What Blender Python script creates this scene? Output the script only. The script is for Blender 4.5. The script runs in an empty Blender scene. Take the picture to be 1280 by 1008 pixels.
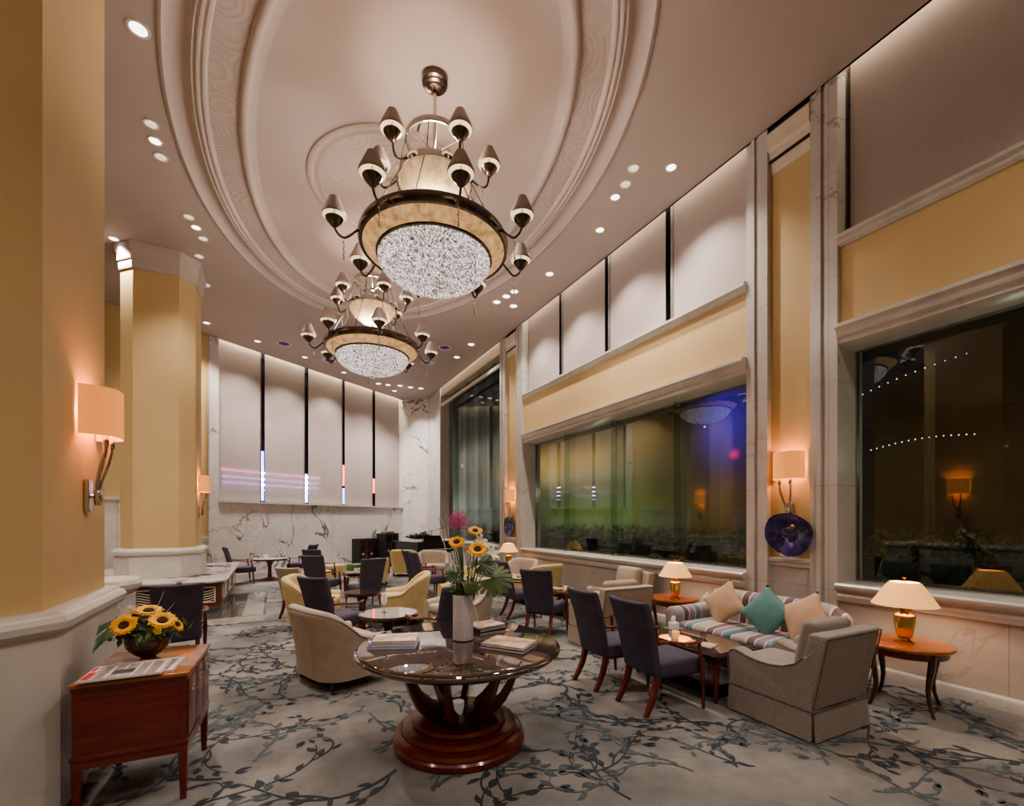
import bpy, bmesh, math, random
from mathutils import Vector, Matrix
random.seed(11)
PI = math.pi
sc = bpy.context.scene
COL = sc.collection
H = 7.06            # ceiling height

# ---------------------------------------------------------------- materials
def newmat(name):
    m = bpy.data.materials.new(name); m.use_nodes = True
    nt = m.node_tree; b = nt.nodes['Principled BSDF']
    return m, nt, b
def N(nt, t, **k):
    n = nt.nodes.new(t)
    for a, v in k.items():
        if a in n.inputs: n.inputs[a].default_value = v
        else: setattr(n, a, v)
    return n
def ramp(nt, stops, interp='LINEAR'):
    r = nt.nodes.new('ShaderNodeValToRGB'); cr = r.color_ramp; cr.interpolation = interp
    while len(cr.elements) < len(stops): cr.elements.new(0.5)
    for e, (p, c) in zip(cr.elements, stops):
        e.position = p; e.color = (*c, 1) if len(c) == 3 else c
    return r
def mmath(nt, op, a, b=None, clamp=False):
    n = nt.nodes.new('ShaderNodeMath'); n.operation = op; n.use_clamp = clamp
    for i, x in enumerate((a, b)):
        if x is None: continue
        if isinstance(x, (int, float)): n.inputs[i].default_value = x
        else: nt.links.new(x, n.inputs[i])
    return n.outputs[0]
def objco(nt, scale=(1,1,1)):
    tc = nt.nodes.new('ShaderNodeTexCoord'); mp = nt.nodes.new('ShaderNodeMapping')
    mp.inputs['Scale'].default_value = scale
    nt.links.new(tc.outputs['Object'], mp.inputs['Vector']); return mp.outputs[0]
def mixc(nt, f, a, b, mode='MIX'):
    n = nt.nodes.new('ShaderNodeMix'); n.data_type = 'RGBA'; n.blend_type = mode
    for s, x in ((0, f), (6, a), (7, b)):
        if isinstance(x, (int, float)): n.inputs[s].default_value = x
        elif isinstance(x, tuple): n.inputs[s].default_value = (*x, 1)
        else: nt.links.new(x, n.inputs[s])
    return n.outputs[2]
def bump(nt, b, h, strength, dist=0.01):
    n = nt.nodes.new('ShaderNodeBump'); n.inputs['Strength'].default_value = strength
    n.inputs['Distance'].default_value = dist
    nt.links.new(h, n.inputs['Height']); nt.links.new(n.outputs[0], b.inputs['Normal'])
def plain(name, c, rough=0.5, metal=0.0, var=0.12, scale=6, bs=0.0, bscale=80, coat=0.0, emit=None, es=0.0, stretch=(1,1,1)):
    m, nt, b = newmat(name)
    co = objco(nt, stretch)
    n = N(nt, 'ShaderNodeTexNoise', Scale=scale, Detail=3.0); nt.links.new(co, n.inputs['Vector'])
    r = ramp(nt, [(0.3, tuple(x*(1-var) for x in c)), (0.7, tuple(min(1, x*(1+var)) for x in c))])
    nt.links.new(n.outputs['Fac'], r.inputs[0]); nt.links.new(r.outputs[0], b.inputs['Base Color'])
    b.inputs['Roughness'].default_value = rough; b.inputs['Metallic'].default_value = metal
    b.inputs['Coat Weight'].default_value = coat; b.inputs['Coat Roughness'].default_value = 0.08
    if bs:
        n2 = N(nt, 'ShaderNodeTexNoise', Scale=bscale, Detail=2.0); nt.links.new(co, n2.inputs['Vector'])
        bump(nt, b, n2.outputs['Fac'], bs, 0.004)
    if emit:
        b.inputs['Emission Color'].default_value = (*emit, 1)
        if name in ('alabaster', 'pale_alabaster'): nt.links.new(r.outputs[0], b.inputs['Emission Color'])
        b.inputs['Emission Strength'].default_value = es
    return m
def marble(name, base, vein, scale=0.7, width=0.02, rough=0.22, joint=0, strength=1.0):
    m, nt, b = newmat(name)
    co = objco(nt)
    n = N(nt, 'ShaderNodeTexNoise', Scale=scale, Detail=6.0, Roughness=0.55, Distortion=0.6); nt.links.new(co, n.inputs['Vector'])
    d = mmath(nt, 'ABSOLUTE', mmath(nt, 'SUBTRACT', n.outputs['Fac'], 0.5))
    v1 = mmath(nt, 'SUBTRACT', 1.0, mmath(nt, 'DIVIDE', d, width), clamp=True)
    n3 = N(nt, 'ShaderNodeTexNoise', Scale=scale*1.3, Detail=1.0); nt.links.new(co, n3.inputs['Vector'])
    msk = ramp(nt, [(0.45, (0,0,0)), (0.62, (1,1,1))]); nt.links.new(n3.outputs['Fac'], msk.inputs[0])
    n2 = N(nt, 'ShaderNodeTexNoise', Scale=scale*2.7, Detail=6.0, Roughness=0.6, Distortion=1.0); nt.links.new(co, n2.inputs['Vector'])
    d2 = mmath(nt, 'ABSOLUTE', mmath(nt, 'SUBTRACT', n2.outputs['Fac'], 0.5))
    v2 = mmath(nt, 'MULTIPLY', mmath(nt, 'SUBTRACT', 1.0, mmath(nt, 'DIVIDE', d2, width*0.8), clamp=True), 0.35)
    v = mmath(nt, 'MULTIPLY', mmath(nt, 'ADD', mmath(nt, 'MULTIPLY', v1, msk.outputs[0]), mmath(nt, 'MULTIPLY', v2, msk.outputs[0])), strength, clamp=True)
    cl = ramp(nt, [(0.35, tuple(x*0.88 for x in base)), (0.6, base)]); nt.links.new(n2.outputs['Fac'], cl.inputs[0])
    c = mixc(nt, v, cl.outputs[0], vein)
    if joint:
        sx = nt.nodes.new('ShaderNodeSeparateXYZ'); nt.links.new(co, sx.inputs[0])
        fr = mmath(nt, 'FRACT', mmath(nt, 'DIVIDE', mmath(nt, 'ADD', sx.outputs[2], 0.33), joint))
        j = mmath(nt, 'LESS_THAN', fr, 0.008/joint)
        fy = mmath(nt, 'FRACT', mmath(nt, 'DIVIDE', mmath(nt, 'ADD', sx.outputs[1], 100.47), joint*1.2))
        j = mmath(nt, 'MAXIMUM', j, mmath(nt, 'LESS_THAN', fy, 0.008/joint))
        c = mixc(nt, mmath(nt, 'MULTIPLY', j, 0.5), c, (0.25, 0.23, 0.21))
    nt.links.new(c, b.inputs['Base Color'])
    b.inputs['Roughness'].default_value = rough
    return m
def wood(name, c1, c2, rough=0.25, coat=0.5, stretch=(1,9,9), scale=3):
    m, nt, b = newmat(name)
    co = objco(nt, stretch)
    n = N(nt, 'ShaderNodeTexNoise', Scale=scale, Detail=5.0, Distortion=0.8); nt.links.new(co, n.inputs['Vector'])
    r = ramp(nt, [(0.3, c1), (0.7, c2)]); nt.links.new(n.outputs['Fac'], r.inputs[0])
    nt.links.new(r.outputs[0], b.inputs['Base Color'])
    b.inputs['Roughness'].default_value = rough; b.inputs['Coat Weight'].default_value = coat
    b.inputs['Coat Roughness'].default_value = 0.1
    return m
def glassy(name, tint=(0.8,0.9,0.85), mirror=0.0, rough=0.0):
    m, nt, b = newmat(name); nt.nodes.remove(b)
    out = nt.nodes['Material Output']
    tr = N(nt, 'ShaderNodeBsdfTransparent'); tr.inputs['Color'].default_value = (*tint, 1)
    gl = N(nt, 'ShaderNodeBsdfGlossy'); gl.inputs['Roughness'].default_value = rough
    ge = nt.nodes.new('ShaderNodeNewGeometry'); dt = nt.nodes.new('ShaderNodeVectorMath'); dt.operation = 'DOT_PRODUCT'
    nt.links.new(ge.outputs['Incoming'], dt.inputs[0]); nt.links.new(ge.outputs['Normal'], dt.inputs[1])
    fr = mmath(nt, 'ADD', mmath(nt, 'MULTIPLY', mmath(nt, 'POWER', mmath(nt, 'SUBTRACT', 1.0, mmath(nt, 'ABSOLUTE', dt.outputs['Value']), clamp=True), 5.0), 0.9), 0.035)
    n = N(nt, 'ShaderNodeTexNoise', Scale=0.7); nt.links.new(objco(nt), n.inputs['Vector'])
    f = mmath(nt, 'ADD', fr, mmath(nt, 'MULTIPLY', n.outputs['Fac'], 2*mirror), clamp=True)
    mx = nt.nodes.new('ShaderNodeMixShader'); nt.links.new(f, mx.inputs[0])
    nt.links.new(tr.outputs[0], mx.inputs[1]); nt.links.new(gl.outputs[0], mx.inputs[2]); nt.links.new(mx.outputs[0], out.inputs[0])
    return m
def shade_mat(name, c, es, trans=0.5):
    m, nt, b = newmat(name)
    n = N(nt, 'ShaderNodeTexNoise', Scale=90.0); nt.links.new(objco(nt, (1,1,0.1)), n.inputs['Vector'])
    r = ramp(nt, [(0.3, tuple(x*0.93 for x in c)), (0.7, c)]); nt.links.new(n.outputs['Fac'], r.inputs[0])
    nt.links.new(r.outputs[0], b.inputs['Base Color']); nt.links.new(r.outputs[0], b.inputs['Emission Color'])
    b.inputs['Emission Strength'].default_value = es; b.inputs['Roughness'].default_value = 0.8
    return m
def stripes(name, axis, cols, period):
    m, nt, b = newmat(name)
    co = objco(nt); sx = nt.nodes.new('ShaderNodeSeparateXYZ'); nt.links.new(co, sx.inputs[0])
    f = mmath(nt, 'FRACT', mmath(nt, 'DIVIDE', mmath(nt, 'ADD', sx.outputs[axis], 50.05), period))
    r = ramp(nt, cols, 'CONSTANT'); nt.links.new(f, r.inputs[0]); nt.links.new(r.outputs[0], b.inputs['Base Color'])
    b.inputs['Roughness'].default_value = 0.75; b.inputs['Sheen Weight'].default_value = 0.2
    return m

M = {}
M['paint'] = plain('yellow_paint', (0.64,0.47,0.245), 0.6, var=0.04, scale=1.2)
M['paint2'] = plain('cream_paint', (0.66,0.47,0.24), 0.6, var=0.05, scale=1.0)
M['marble'] = marble('white_marble', (0.62,0.58,0.545), (0.27,0.24,0.22), 0.45, 0.006, 0.25, joint=1.25, strength=0.8)
M['marble_plain'] = marble('white_marble_moulding', (0.66,0.625,0.59), (0.36,0.33,0.31), 0.7, 0.006, 0.3, strength=0.6)
M['marble_back'] = marble('veined_marble', (0.76,0.72,0.70), (0.20,0.17,0.16), 0.55, 0.014, 0.25, joint=1.45, strength=1.6)
M['marble_top'] = marble('counter_marble', (0.66,0.63,0.6), (0.12,0.11,0.1), 0.9, 0.03, 0.12, strength=1.1)
M['ceil'] = plain('ceiling_plaster', (0.50,0.435,0.41), 0.8, var=0.03, scale=0.6)
M['ceil_in'] = plain('ceiling_plaster_centre', (0.55,0.475,0.445), 0.75, var=0.05, scale=0.5)
m, nt, b = newmat('ceiling_wave_relief'); M['wave'] = m
co = objco(nt); vo = N(nt, 'ShaderNodeTexVoronoi', Scale=1.7); nt.links.new(co, vo.inputs['Vector']); w = N(nt, 'ShaderNodeMath', operation='SINE'); nt.links.new(mmath(nt, 'MULTIPLY', vo.outputs['Distance'], 62.0), w.inputs[0]); r = ramp(nt, [(0.0, (0.50,0.43,0.40)), (1.0, (0.55,0.475,0.445))]); nt.links.new(w.outputs[0], r.inputs[0])
nt.links.new(r.outputs[0], b.inputs['Base Color']); b.inputs['Roughness'].default_value = 0.7; bump(nt, b, w.outputs[0], 0.16, 0.012)
M['purple'] = plain('purple_fabric', (0.078,0.063,0.094), 0.8, var=0.2, scale=5, bs=0.3, bscale=500)
M['grape'] = plain('grey_purple_fabric', (0.105,0.088,0.128), 0.8, var=0.15, scale=5, bs=0.3, bscale=500)
M['yellow'] = plain('yellow_fabric', (0.56,0.435,0.215), 0.85, var=0.08, scale=8, bs=0.2, bscale=400)
M['cream'] = plain('cream_fabric', (0.44,0.36,0.285), 0.85, var=0.08, scale=8, bs=0.2, bscale=400)
m, nt, b = newmat('grey_tweed'); M['tweed'] = m
co = objco(nt); w = N(nt, 'ShaderNodeTexWave', Scale=75.0, Distortion=0.6); nt.links.new(co, w.inputs['Vector']); n = N(nt, 'ShaderNodeTexNoise', Scale=420.0); nt.links.new(co, n.inputs['Vector'])
nt.nodes.remove(w); n.inputs['Scale'].default_value = 150.0; n.inputs['Detail'].default_value = 3.0
r = ramp(nt, [(0.34, (0.20,0.172,0.155)), (0.66, (0.40,0.35,0.315))]); nt.links.new(n.outputs['Fac'], r.inputs[0]); nt.links.new(r.outputs[0], b.inputs['Base Color']); b.inputs['Roughness'].default_value = 0.9
M['piping'] = plain('dark_piping', (0.13,0.11,0.10), 0.8)
M['mahog'] = wood('red_mahogany', (0.12,0.014,0.009), (0.20,0.030,0.016), 0.28, 0.6)
M['mahog_top'] = wood('mahogany_top', (0.26,0.075,0.022), (0.42,0.14,0.045), 0.2, 0.8)
M['darkwood'] = wood('dark_mahogany', (0.035,0.012,0.008), (0.085,0.024,0.014), 0.22, 0.6)
M['redleg'] = wood('red_leg_wood', (0.10,0.018,0.012), (0.19,0.035,0.020), 0.25, 0.5, (9,9,1))
M['granite'] = plain('dark_brown_granite', (0.055,0.034,0.028), 0.05, var=0.5, scale=160, coat=1.0)
M['granite'].node_tree.nodes['Principled BSDF'].inputs['Coat Roughness'].default_value = 0.01
M['granite'].node_tree.nodes['Principled BSDF'].inputs['Coat IOR'].default_value = 2.0
M['chrome'] = plain('polished_nickel', (0.62,0.58,0.54), 0.15, 1.0, var=0.08)
M['bronze'] = plain('bronzed_nickel', (0.15,0.12,0.10), 0.22, 1.0, var=0.15)
M['brass'] = plain('polished_brass', (0.72,0.48,0.18), 0.15, 1.0, var=0.08)
M['alab'] = plain('alabaster', (0.68,0.42,0.20), 0.5, var=0.38, scale=11, emit=(1.0,0.62,0.30), es=0.5)
M['alab2'] = plain('pale_alabaster', (0.70,0.53,0.31), 0.5, var=0.35, scale=9, emit=(1.0,0.72,0.40), es=0.45)
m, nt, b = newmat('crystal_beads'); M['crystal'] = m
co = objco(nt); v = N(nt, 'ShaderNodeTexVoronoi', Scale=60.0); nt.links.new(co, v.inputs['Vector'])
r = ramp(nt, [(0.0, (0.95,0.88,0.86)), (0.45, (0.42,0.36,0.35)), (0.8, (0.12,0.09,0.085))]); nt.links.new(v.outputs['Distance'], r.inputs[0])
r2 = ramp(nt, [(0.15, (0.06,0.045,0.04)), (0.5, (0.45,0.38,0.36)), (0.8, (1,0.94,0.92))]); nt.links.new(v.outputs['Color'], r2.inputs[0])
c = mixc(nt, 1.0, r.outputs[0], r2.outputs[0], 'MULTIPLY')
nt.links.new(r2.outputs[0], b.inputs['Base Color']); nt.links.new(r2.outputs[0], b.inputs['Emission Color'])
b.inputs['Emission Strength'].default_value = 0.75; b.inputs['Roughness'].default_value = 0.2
M['drop'] = plain('crystal_drop', (0.65,0.6,0.58), 0.08, 0.6, var=0.2)
M['lshade'] = shade_mat('cream_lamp_shade', (1.0,0.52,0.20), 0.55)
M['sshade'] = shade_mat('peach_sconce_shade', (1.0,0.38,0.11), 0.5)
M['mshade'] = plain('taupe_metal_shade', (0.42,0.35,0.32), 0.45, 0.15, var=0.1)
M['mshade_in'] = plain('white_shade_lining', (0.85,0.78,0.65), 0.6, emit=(1.0,0.82,0.58), es=0.5)
M['candle'] = plain('candle_sleeve', (0.4,0.34,0.28), 0.5, emit=(1.0,0.8,0.6), es=0.25)
M['white_em'] = plain('downlight_lens', (1,0.95,0.9), 0.5, var=0.01, emit=(1,0.92,0.84), es=3.0)
M['dim_em'] = plain('dim_downlight_lens', (0.5,0.45,0.42), 0.3, var=0.2, emit=(1,0.9,0.8), es=0.6)
M['ring'] = plain('downlight_trim', (0.72,0.66,0.62), 0.4)
M['bluehole'] = plain('dark_blue_reflector', (0.02,0.015,0.05), 0.25, 0.5, emit=(0.06,0.02,0.35), es=0.12)
m, nt, b = newmat('blind_fabric'); M['blind'] = m; nt.nodes.remove(b)
co = objco(nt, (14,14,0.6)); n = N(nt, 'ShaderNodeTexNoise', Scale=8.0); nt.links.new(co, n.inputs['Vector'])
r = ramp(nt, [(0.3, (0.585,0.505,0.475)), (0.7, (0.62,0.545,0.515))]); nt.links.new(n.outputs['Fac'], r.inputs[0])
df = N(nt, 'ShaderNodeBsdfDiffuse'); tl = N(nt, 'ShaderNodeBsdfTranslucent'); mx = nt.nodes.new('ShaderNodeMixShader'); mx.inputs[0].default_value = 0.3
nt.links.new(r.outputs[0], df.inputs[0]); nt.links.new(r.outputs[0], tl.inputs[0]); nt.links.new(df.outputs[0], mx.inputs[1]); nt.links.new(tl.outputs[0], mx.inputs[2]); nt.links.new(mx.outputs[0], nt.nodes['Material Output'].inputs[0])
M['black'] = plain('black_lacquer', (0.012,0.010,0.010), 0.12, var=0.2, coat=0.6)
M['blackm'] = plain('black_matt', (0.018,0.016,0.018), 0.55, var=0.2)
M['alu'] = plain('anodised_frame', (0.35,0.36,0.36), 0.35, 0.8)
M['cove'] = plain('cornice_cream', (0.72,0.64,0.52), 0.6, var=0.04)
M['green'] = plain('dark_green_leaf', (0.035,0.085,0.025), 0.35, var=0.35, scale=14)
M['green2'] = plain('sage_leaf', (0.10,0.155,0.06), 0.45, var=0.35, scale=14)
M['hedge'] = plain('hedge_leaf', (0.035,0.055,0.025), 0.6, var=0.6, scale=5)
M['petal'] = plain('sunflower_petal', (0.9,0.42,0.02), 0.6, var=0.2, scale=30)
M['disc'] = plain('sunflower_disc', (0.06,0.02,0.012), 0.9, var=0.4, scale=60, bs=0.5)
M['pom'] = plain('yellow_pompom', (0.85,0.6,0.05), 0.7, bs=0.5)
M['pink'] = plain('pink_florets', (0.65,0.13,0.35), 0.7, var=0.4, scale=60)
M['wpetal'] = plain('white_petal', (0.85,0.8,0.68), 0.6)
M['twig'] = plain('white_twig', (0.75,0.7,0.66), 0.7)
M['twigd'] = plain('brown_twig', (0.06,0.045,0.035), 0.7)
M['vase'] = None
m, nt, b = newmat('woven_ceramic'); M['vase'] = m
co = objco(nt, (1,1,1)); k = N(nt, 'ShaderNodeTexBrick', Scale=1.0)
tc = nt.nodes.new('ShaderNodeTexCoord'); mp = nt.nodes.new('ShaderNodeMapping'); nt.links.new(tc.outputs['UV'], mp.inputs[0]); mp.inputs['Scale'].default_value = (11,13,1); mp.inputs['Rotation'].default_value = (0,0,0.75)
ck = N(nt, 'ShaderNodeTexBrick', Scale=1.0); ck.inputs['Color1'].default_value = (0.85,0.80,0.83,1); ck.inputs['Color2'].default_value = (0.78,0.73,0.78,1); ck.inputs['Mortar'].default_value = (0.24,0.21,0.26,1); ck.inputs['Mortar Size'].default_value = 0.045
nt.nodes.remove(k); nt.links.new(mp.outputs[0], ck.inputs['Vector']); nt.links.new(ck.outputs['Color'], b.inputs['Base Color']); b.inputs['Roughness'].default_value = 0.3
M['bowl'] = plain('brown_glazed_bowl', (0.07,0.02,0.012), 0.12, var=0.6, scale=9, coat=0.8)
M['cobalt'] = plain('cobalt_art_glass', (0.02,0.012,0.11), 0.08, var=0.7, scale=9, coat=1.0)
M['paper'] = plain('page_edges', (0.72,0.68,0.70), 0.7, var=0.08, scale=200, stretch=(0.05,0.05,1))
M['magcover'] = plain('magazine_cover', (0.66,0.48,0.38), 0.25, var=0.5, scale=7, coat=0.3)
M['magdark'] = plain('navy_book_cover', (0.03,0.03,0.08), 0.3, var=0.3)
M['maglav'] = plain('lavender_book_cover', (0.42,0.4,0.6), 0.3, var=0.2)
M['news'] = plain('newsprint', (0.68,0.6,0.55), 0.8, var=0.06)
M['ink'] = plain('black_ink', (0.05,0.045,0.045), 0.8)
M['redink'] = plain('red_ink', (0.55,0.04,0.04), 0.8)
M['peach'] = plain('peach_pillow', (0.62,0.41,0.28), 0.8, var=0.1, bs=0.2, bscale=300)
M['teal'] = plain('teal_pillow', (0.13,0.29,0.27), 0.75, var=0.12, bs=0.2, bscale=300)
cr_, mv, tl_, gr_, pl_ = (0.60,0.54,0.47), (0.26,0.21,0.25), (0.13,0.23,0.27), (0.38,0.33,0.32), (0.15,0.09,0.10)
SB = [(0.0,gr_),(0.16,cr_),(0.2,tl_),(0.38,cr_),(0.42,mv),(0.60,cr_),(0.64,pl_),(0.8,cr_),(0.84,gr_)]
M['stripeX'] = stripes('striped_upholstery', 0, SB, 0.52)
M['stripeY'] = stripes('striped_upholstery_arm', 1, SB, 0.52)
M['clear'] = glassy('drinking_glass', (0.9,0.9,0.9))
M['amber'] = plain('tea_light_glass', (0.8,0.4,0.15), 0.2, emit=(1,0.5,0.2), es=0.5)
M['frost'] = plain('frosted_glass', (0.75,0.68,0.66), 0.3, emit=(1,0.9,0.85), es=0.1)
M['tglass'] = plain('pale_glass_top', (0.34,0.30,0.26), 0.03, coat=1.0)
M['wglass'] = glassy('window_glass', (0.86,0.92,0.87), 0.06)
M['fin'] = glassy('glass_fin', (0.84,0.91,0.87), 0.04)
M['asphalt'] = plain('pavement', (0.03,0.03,0.028), 0.7)
M['ext'] = plain('dark_exterior', (0.022,0.018,0.016), 0.6, var=0.4, scale=0.6)
M['floor_dark'] = marble('polished_dark_marble', (0.10,0.095,0.09), (0.35,0.33,0.3), 0.8, 0.01, 0.06)
M['floor_lite'] = marble('polished_grey_marble', (0.30,0.28,0.25), (0.5,0.48,0.45), 0.8, 0.02, 0.06)
for nm, c in (('neon_blue', (0.25,0.45,1.0)), ('neon_pink', (1.0,0.35,0.85)), ('neon_white', (0.7,0.75,1.0)), ('neon_red', (1.0,0.12,0.08)), ('neon_violet', (0.5,0.4,1.0))):
    M[nm] = plain(nm, c, 0.5, emit=c, es=22.0 if nm in ('neon_pink','neon_violet') else 4.0)
# carpet
m, nt, b = newmat('carpet_ground'); M['carpet'] = m
co = objco(nt); n = N(nt, 'ShaderNodeTexNoise', Scale=1.1, Detail=5.0, Roughness=0.6); nt.links.new(co, n.inputs['Vector'])
r = ramp(nt, [(0.30, (0.11,0.105,0.10)), (0.45, (0.175,0.165,0.152)), (0.56, (0.235,0.218,0.198)), (0.7, (0.285,0.265,0.24))]); nt.links.new(n.outputs['Fac'], r.inputs[0])
n2 = N(nt, 'ShaderNodeTexNoise', Scale=140.0, Detail=2.0); nt.links.new(co, n2.inputs['Vector'])
c = mixc(nt, 0.35, r.outputs[0], n2.outputs['Fac'], 'OVERLAY'); nt.links.new(c, b.inputs['Base Color']); b.inputs['Roughness'].default_value = 0.95; bump(nt, b, n2.outputs['Fac'], 0.5, 0.006)
M['vine1'] = plain('carpet_vine_slate', (0.036,0.046,0.058), 0.95, var=0.35, scale=30)
M['vine2'] = plain('carpet_vine_teal', (0.085,0.10,0.108), 0.95, var=0.35, scale=30)
M['vine3'] = plain('carpet_vine_dark', (0.026,0.030,0.034), 0.95, var=0.3, scale=30)

# ---------------------------------------------------------------- mesh builder
def link(o, parent=None):
    COL.objects.link(o)
    if parent is not None: o.parent = parent
    return o
class MB:
    def __init__(s): s.v = []; s.f = []; s.m = []; s.mi = 0; s.uv = None
    def add(s, vs, fs, xf=None):
        o = len(s.v)
        for p in vs:
            p = Vector(p)
            s.v.append(xf(p) if xf else p)
        for f in fs: s.f.append([i+o for i in f]); s.m.append(s.mi)
        return s
    def box(s, x0, x1, y0, y1, z0, z1, bev=0.0, xf=None):
        if bev > 0:
            return s.rbox(((x0+x1)/2, (y0+y1)/2, (z0+z1)/2), (abs(x1-x0), abs(y1-y0), abs(z1-z0)), bev, n=1, k=1, xf=xf)
        vs = [(x0,y0,z0),(x1,y0,z0),(x1,y1,z0),(x0,y1,z0),(x0,y0,z1),(x1,y0,z1),(x1,y1,z1),(x0,y1,z1)]
        return s.add(vs, [(0,3,2,1),(4,5,6,7),(0,1,5,4),(1,2,6,5),(2,3,7,6),(3,0,4,7)], xf)
    def rbox(s, c, size, r, n=3, k=2, puff=(0,0,0), xf=None):
        h = [x/2 for x in size]; r = min(r, min(h)*0.98)
        def coords(hh):
            a = []
            for i in range(k+1): a.append(-hh + r*(1-math.cos(i/(k+1)*PI/2)) if k > 0 else -hh)
            a = [-hh] + [-hh + r*(i/(k+1)) for i in range(1, k+1)] + [-hh+r]
            mid = [(-hh+r) + (2*hh-2*r)*i/n for i in range(1, n)] if hh > r*1.001 else []
            b = [-x for x in reversed(a)]
            return a + mid + b
        cs = [coords(x) for x in h]
        idx = {}; vs = []; fs = []
        def pt(p):
            key = tuple(round(x, 6) for x in p)
            if key in idx: return idx[key]
            q = Vector(p); inn = Vector([max(-h[i]+r, min(h[i]-r, p[i])) for i in range(3)])
            d = q - inn
            if d.length > 1e-9: q = inn + d.normalized()*r
            for i in range(3):
                if puff[i]:
                    a, b_ = [j for j in range(3) if j != i]
                    w = max(0, 1-(p[a]/h[a])**2)*max(0, 1-(p[b_]/h[b_])**2)
                    q[i] += puff[i]*w*(1 if p[i] > 0 else -1)*abs(p[i])/h[i]
            idx[key] = len(vs); vs.append(q + Vector(c)); return idx[key]
        for ax in range(3):
            a, b_ = [(1,2),(2,0),(0,1)][ax]
            for sg in (-1, 1):
                A, B = cs[a], cs[b_]
                for i in range(len(A)-1):
                    for j in range(len(B)-1):
                        q = []
                        for (u, w) in ((A[i],B[j]),(A[i+1],B[j]),(A[i+1],B[j+1]),(A[i],B[j+1])):
                            p = [0,0,0]; p[ax] = sg*h[ax]; p[a] = u; p[b_] = w; q.append(pt(p))
                        if sg < 0: q.reverse()
                        if len(set(q)) == 4: fs.append(q)
        return s.add(vs, fs, xf)
    def lathe(s, prof, c=(0,0,0), seg=32, cap=True, sx=1, sy=1, a0=0, a1=2*PI, xf=None):
        full = abs(a1-a0-2*PI) < 1e-6
        n = seg if full else seg+1
        vs = []; fs = []
        for (r, z) in prof:
            for i in range(n):
                a = a0+(a1-a0)*i/seg
                vs.append((c[0]+r*math.cos(a)*sx, c[1]+r*math.sin(a)*sy, c[2]+z))
        for j in range(len(prof)-1):
            for i in range(seg):
                k = (i+1) % n
                fs.append((j*n+i, j*n+k, (j+1)*n+k, (j+1)*n+i))
        if cap and full:
            if prof[0][0] > 1e-4: fs.append(list(range(n))[::-1])
            if prof[-1][0] > 1e-4: fs.append([(len(prof)-1)*n+i for i in range(n)])
        return s.add(vs, fs, xf)
    def tube(s, path, rad, seg=8, flat=None, xf=None):
        P = [Vector(p) for p in path]; n = len(P)
        R = rad if isinstance(rad, (list, tuple)) else [rad]*n
        vs = []; fs = []; up = Vector((0,0,1)); prev = None
        for i, p in enumerate(P):
            t = (P[min(i+1,n-1)]-P[max(i-1,0)])
            t = t.normalized() if t.length > 1e-9 else Vector((0,0,1))
            if prev is None:
                a = t.cross(up)
                if a.length < 0.05: a = t.cross(Vector((1,0,0)))
            else: a = prev - t*prev.dot(t)
            a.normalize(); prev = a.copy(); b_ = t.cross(a)
            rr = R[i]
            ra, rb = rr if isinstance(rr, (tuple, list)) else (rr, rr)
            for k in range(seg):
                an = 2*PI*(k+0.5)/seg
                vs.append(p + a*(math.cos(an)*ra) + b_*(math.sin(an)*rb))
        for i in range(n-1):
            for k in range(seg):
                l = (k+1) % seg
                fs.append((i*seg+k, i*seg+l, (i+1)*seg+l, (i+1)*seg+k))
        fs.append(list(range(seg))[::-1]); fs.append([(n-1)*seg+k for k in range(seg)])
        return s.add(vs, fs, xf)
    def prism(s, poly, z0, z1, xf=None):
        n = len(poly); vs = [(x,y,z0) for x,y in poly]+[(x,y,z1) for x,y in poly]
        fs = [[i for i in range(n)][::-1], [n+i for i in range(n)]]+[(i,(i+1)%n,n+(i+1)%n,n+i) for i in range(n)]
        return s.add(vs, fs, xf)
    def polyloft(s, poly, prof, cap=True, xf=None):
        vs = []; fs = []; n = len(poly)
        for off, z in prof:
            for x, y in offset_poly(poly, off): vs.append((x,y,z))
        for j in range(len(prof)-1):
            for i in range(n):
                k = (i+1) % n
                fs.append((j*n+i, j*n+k, (j+1)*n+k, (j+1)*n+i))
        if cap: fs.append(list(range(n))[::-1]); fs.append([(len(prof)-1)*n+i for i in range(n)])
        return s.add(vs, fs, xf)
    def extr(s, prof, p0, p1, out, xf=None):
        """moulding: profile of (out, z) swept in a straight line p0->p1 (xy), closed with caps"""
        vs = []; n = len(prof); o = Vector((out[0], out[1], 0))
        for p in (p0, p1):
            for a, z in prof: vs.append(Vector((p[0], p[1], 0))+o*a+Vector((0,0,z)))
        fs = [(i,(i+1)%n,n+(i+1)%n,n+i) for i in range(n)]+[list(range(n))[::-1],[n+i for i in range(n)]]
        return s.add(vs, fs, xf)
    def octa(s, c, rx, rz):
        x,y,z = c
        return s.add([(x+rx,y,z),(x,y+rx,z),(x-rx,y,z),(x,y-rx,z),(x,y,z+rz),(x,y,z-rz)], [(0,1,4),(1,2,4),(2,3,4),(3,0,4),(1,0,5),(2,1,5),(3,2,5),(0,3,5)])
    def build(s, name, mat, parent=None, smooth=True, fix=True, ang=40):
        me = bpy.data.meshes.new(name); me.from_pydata([tuple(p) for p in s.v], [], s.f)
        mats = mat if isinstance(mat, (list, tuple)) else [mat]
        for x in mats: me.materials.append(M[x] if isinstance(x, str) else x)
        for p, i in zip(me.polygons, s.m): p.material_index = i
        if fix:
            bm = bmesh.new(); bm.from_mesh(me); bmesh.ops.recalc_face_normals(bm, faces=bm.faces); bm.to_mesh(me); bm.free()
        me.update()
        if smooth: 
            me.polygons.foreach_set('use_smooth', [True]*len(me.polygons))
            try: me.set_sharp_from_angle(angle=math.radians(ang))
            except Exception: pass
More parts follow.
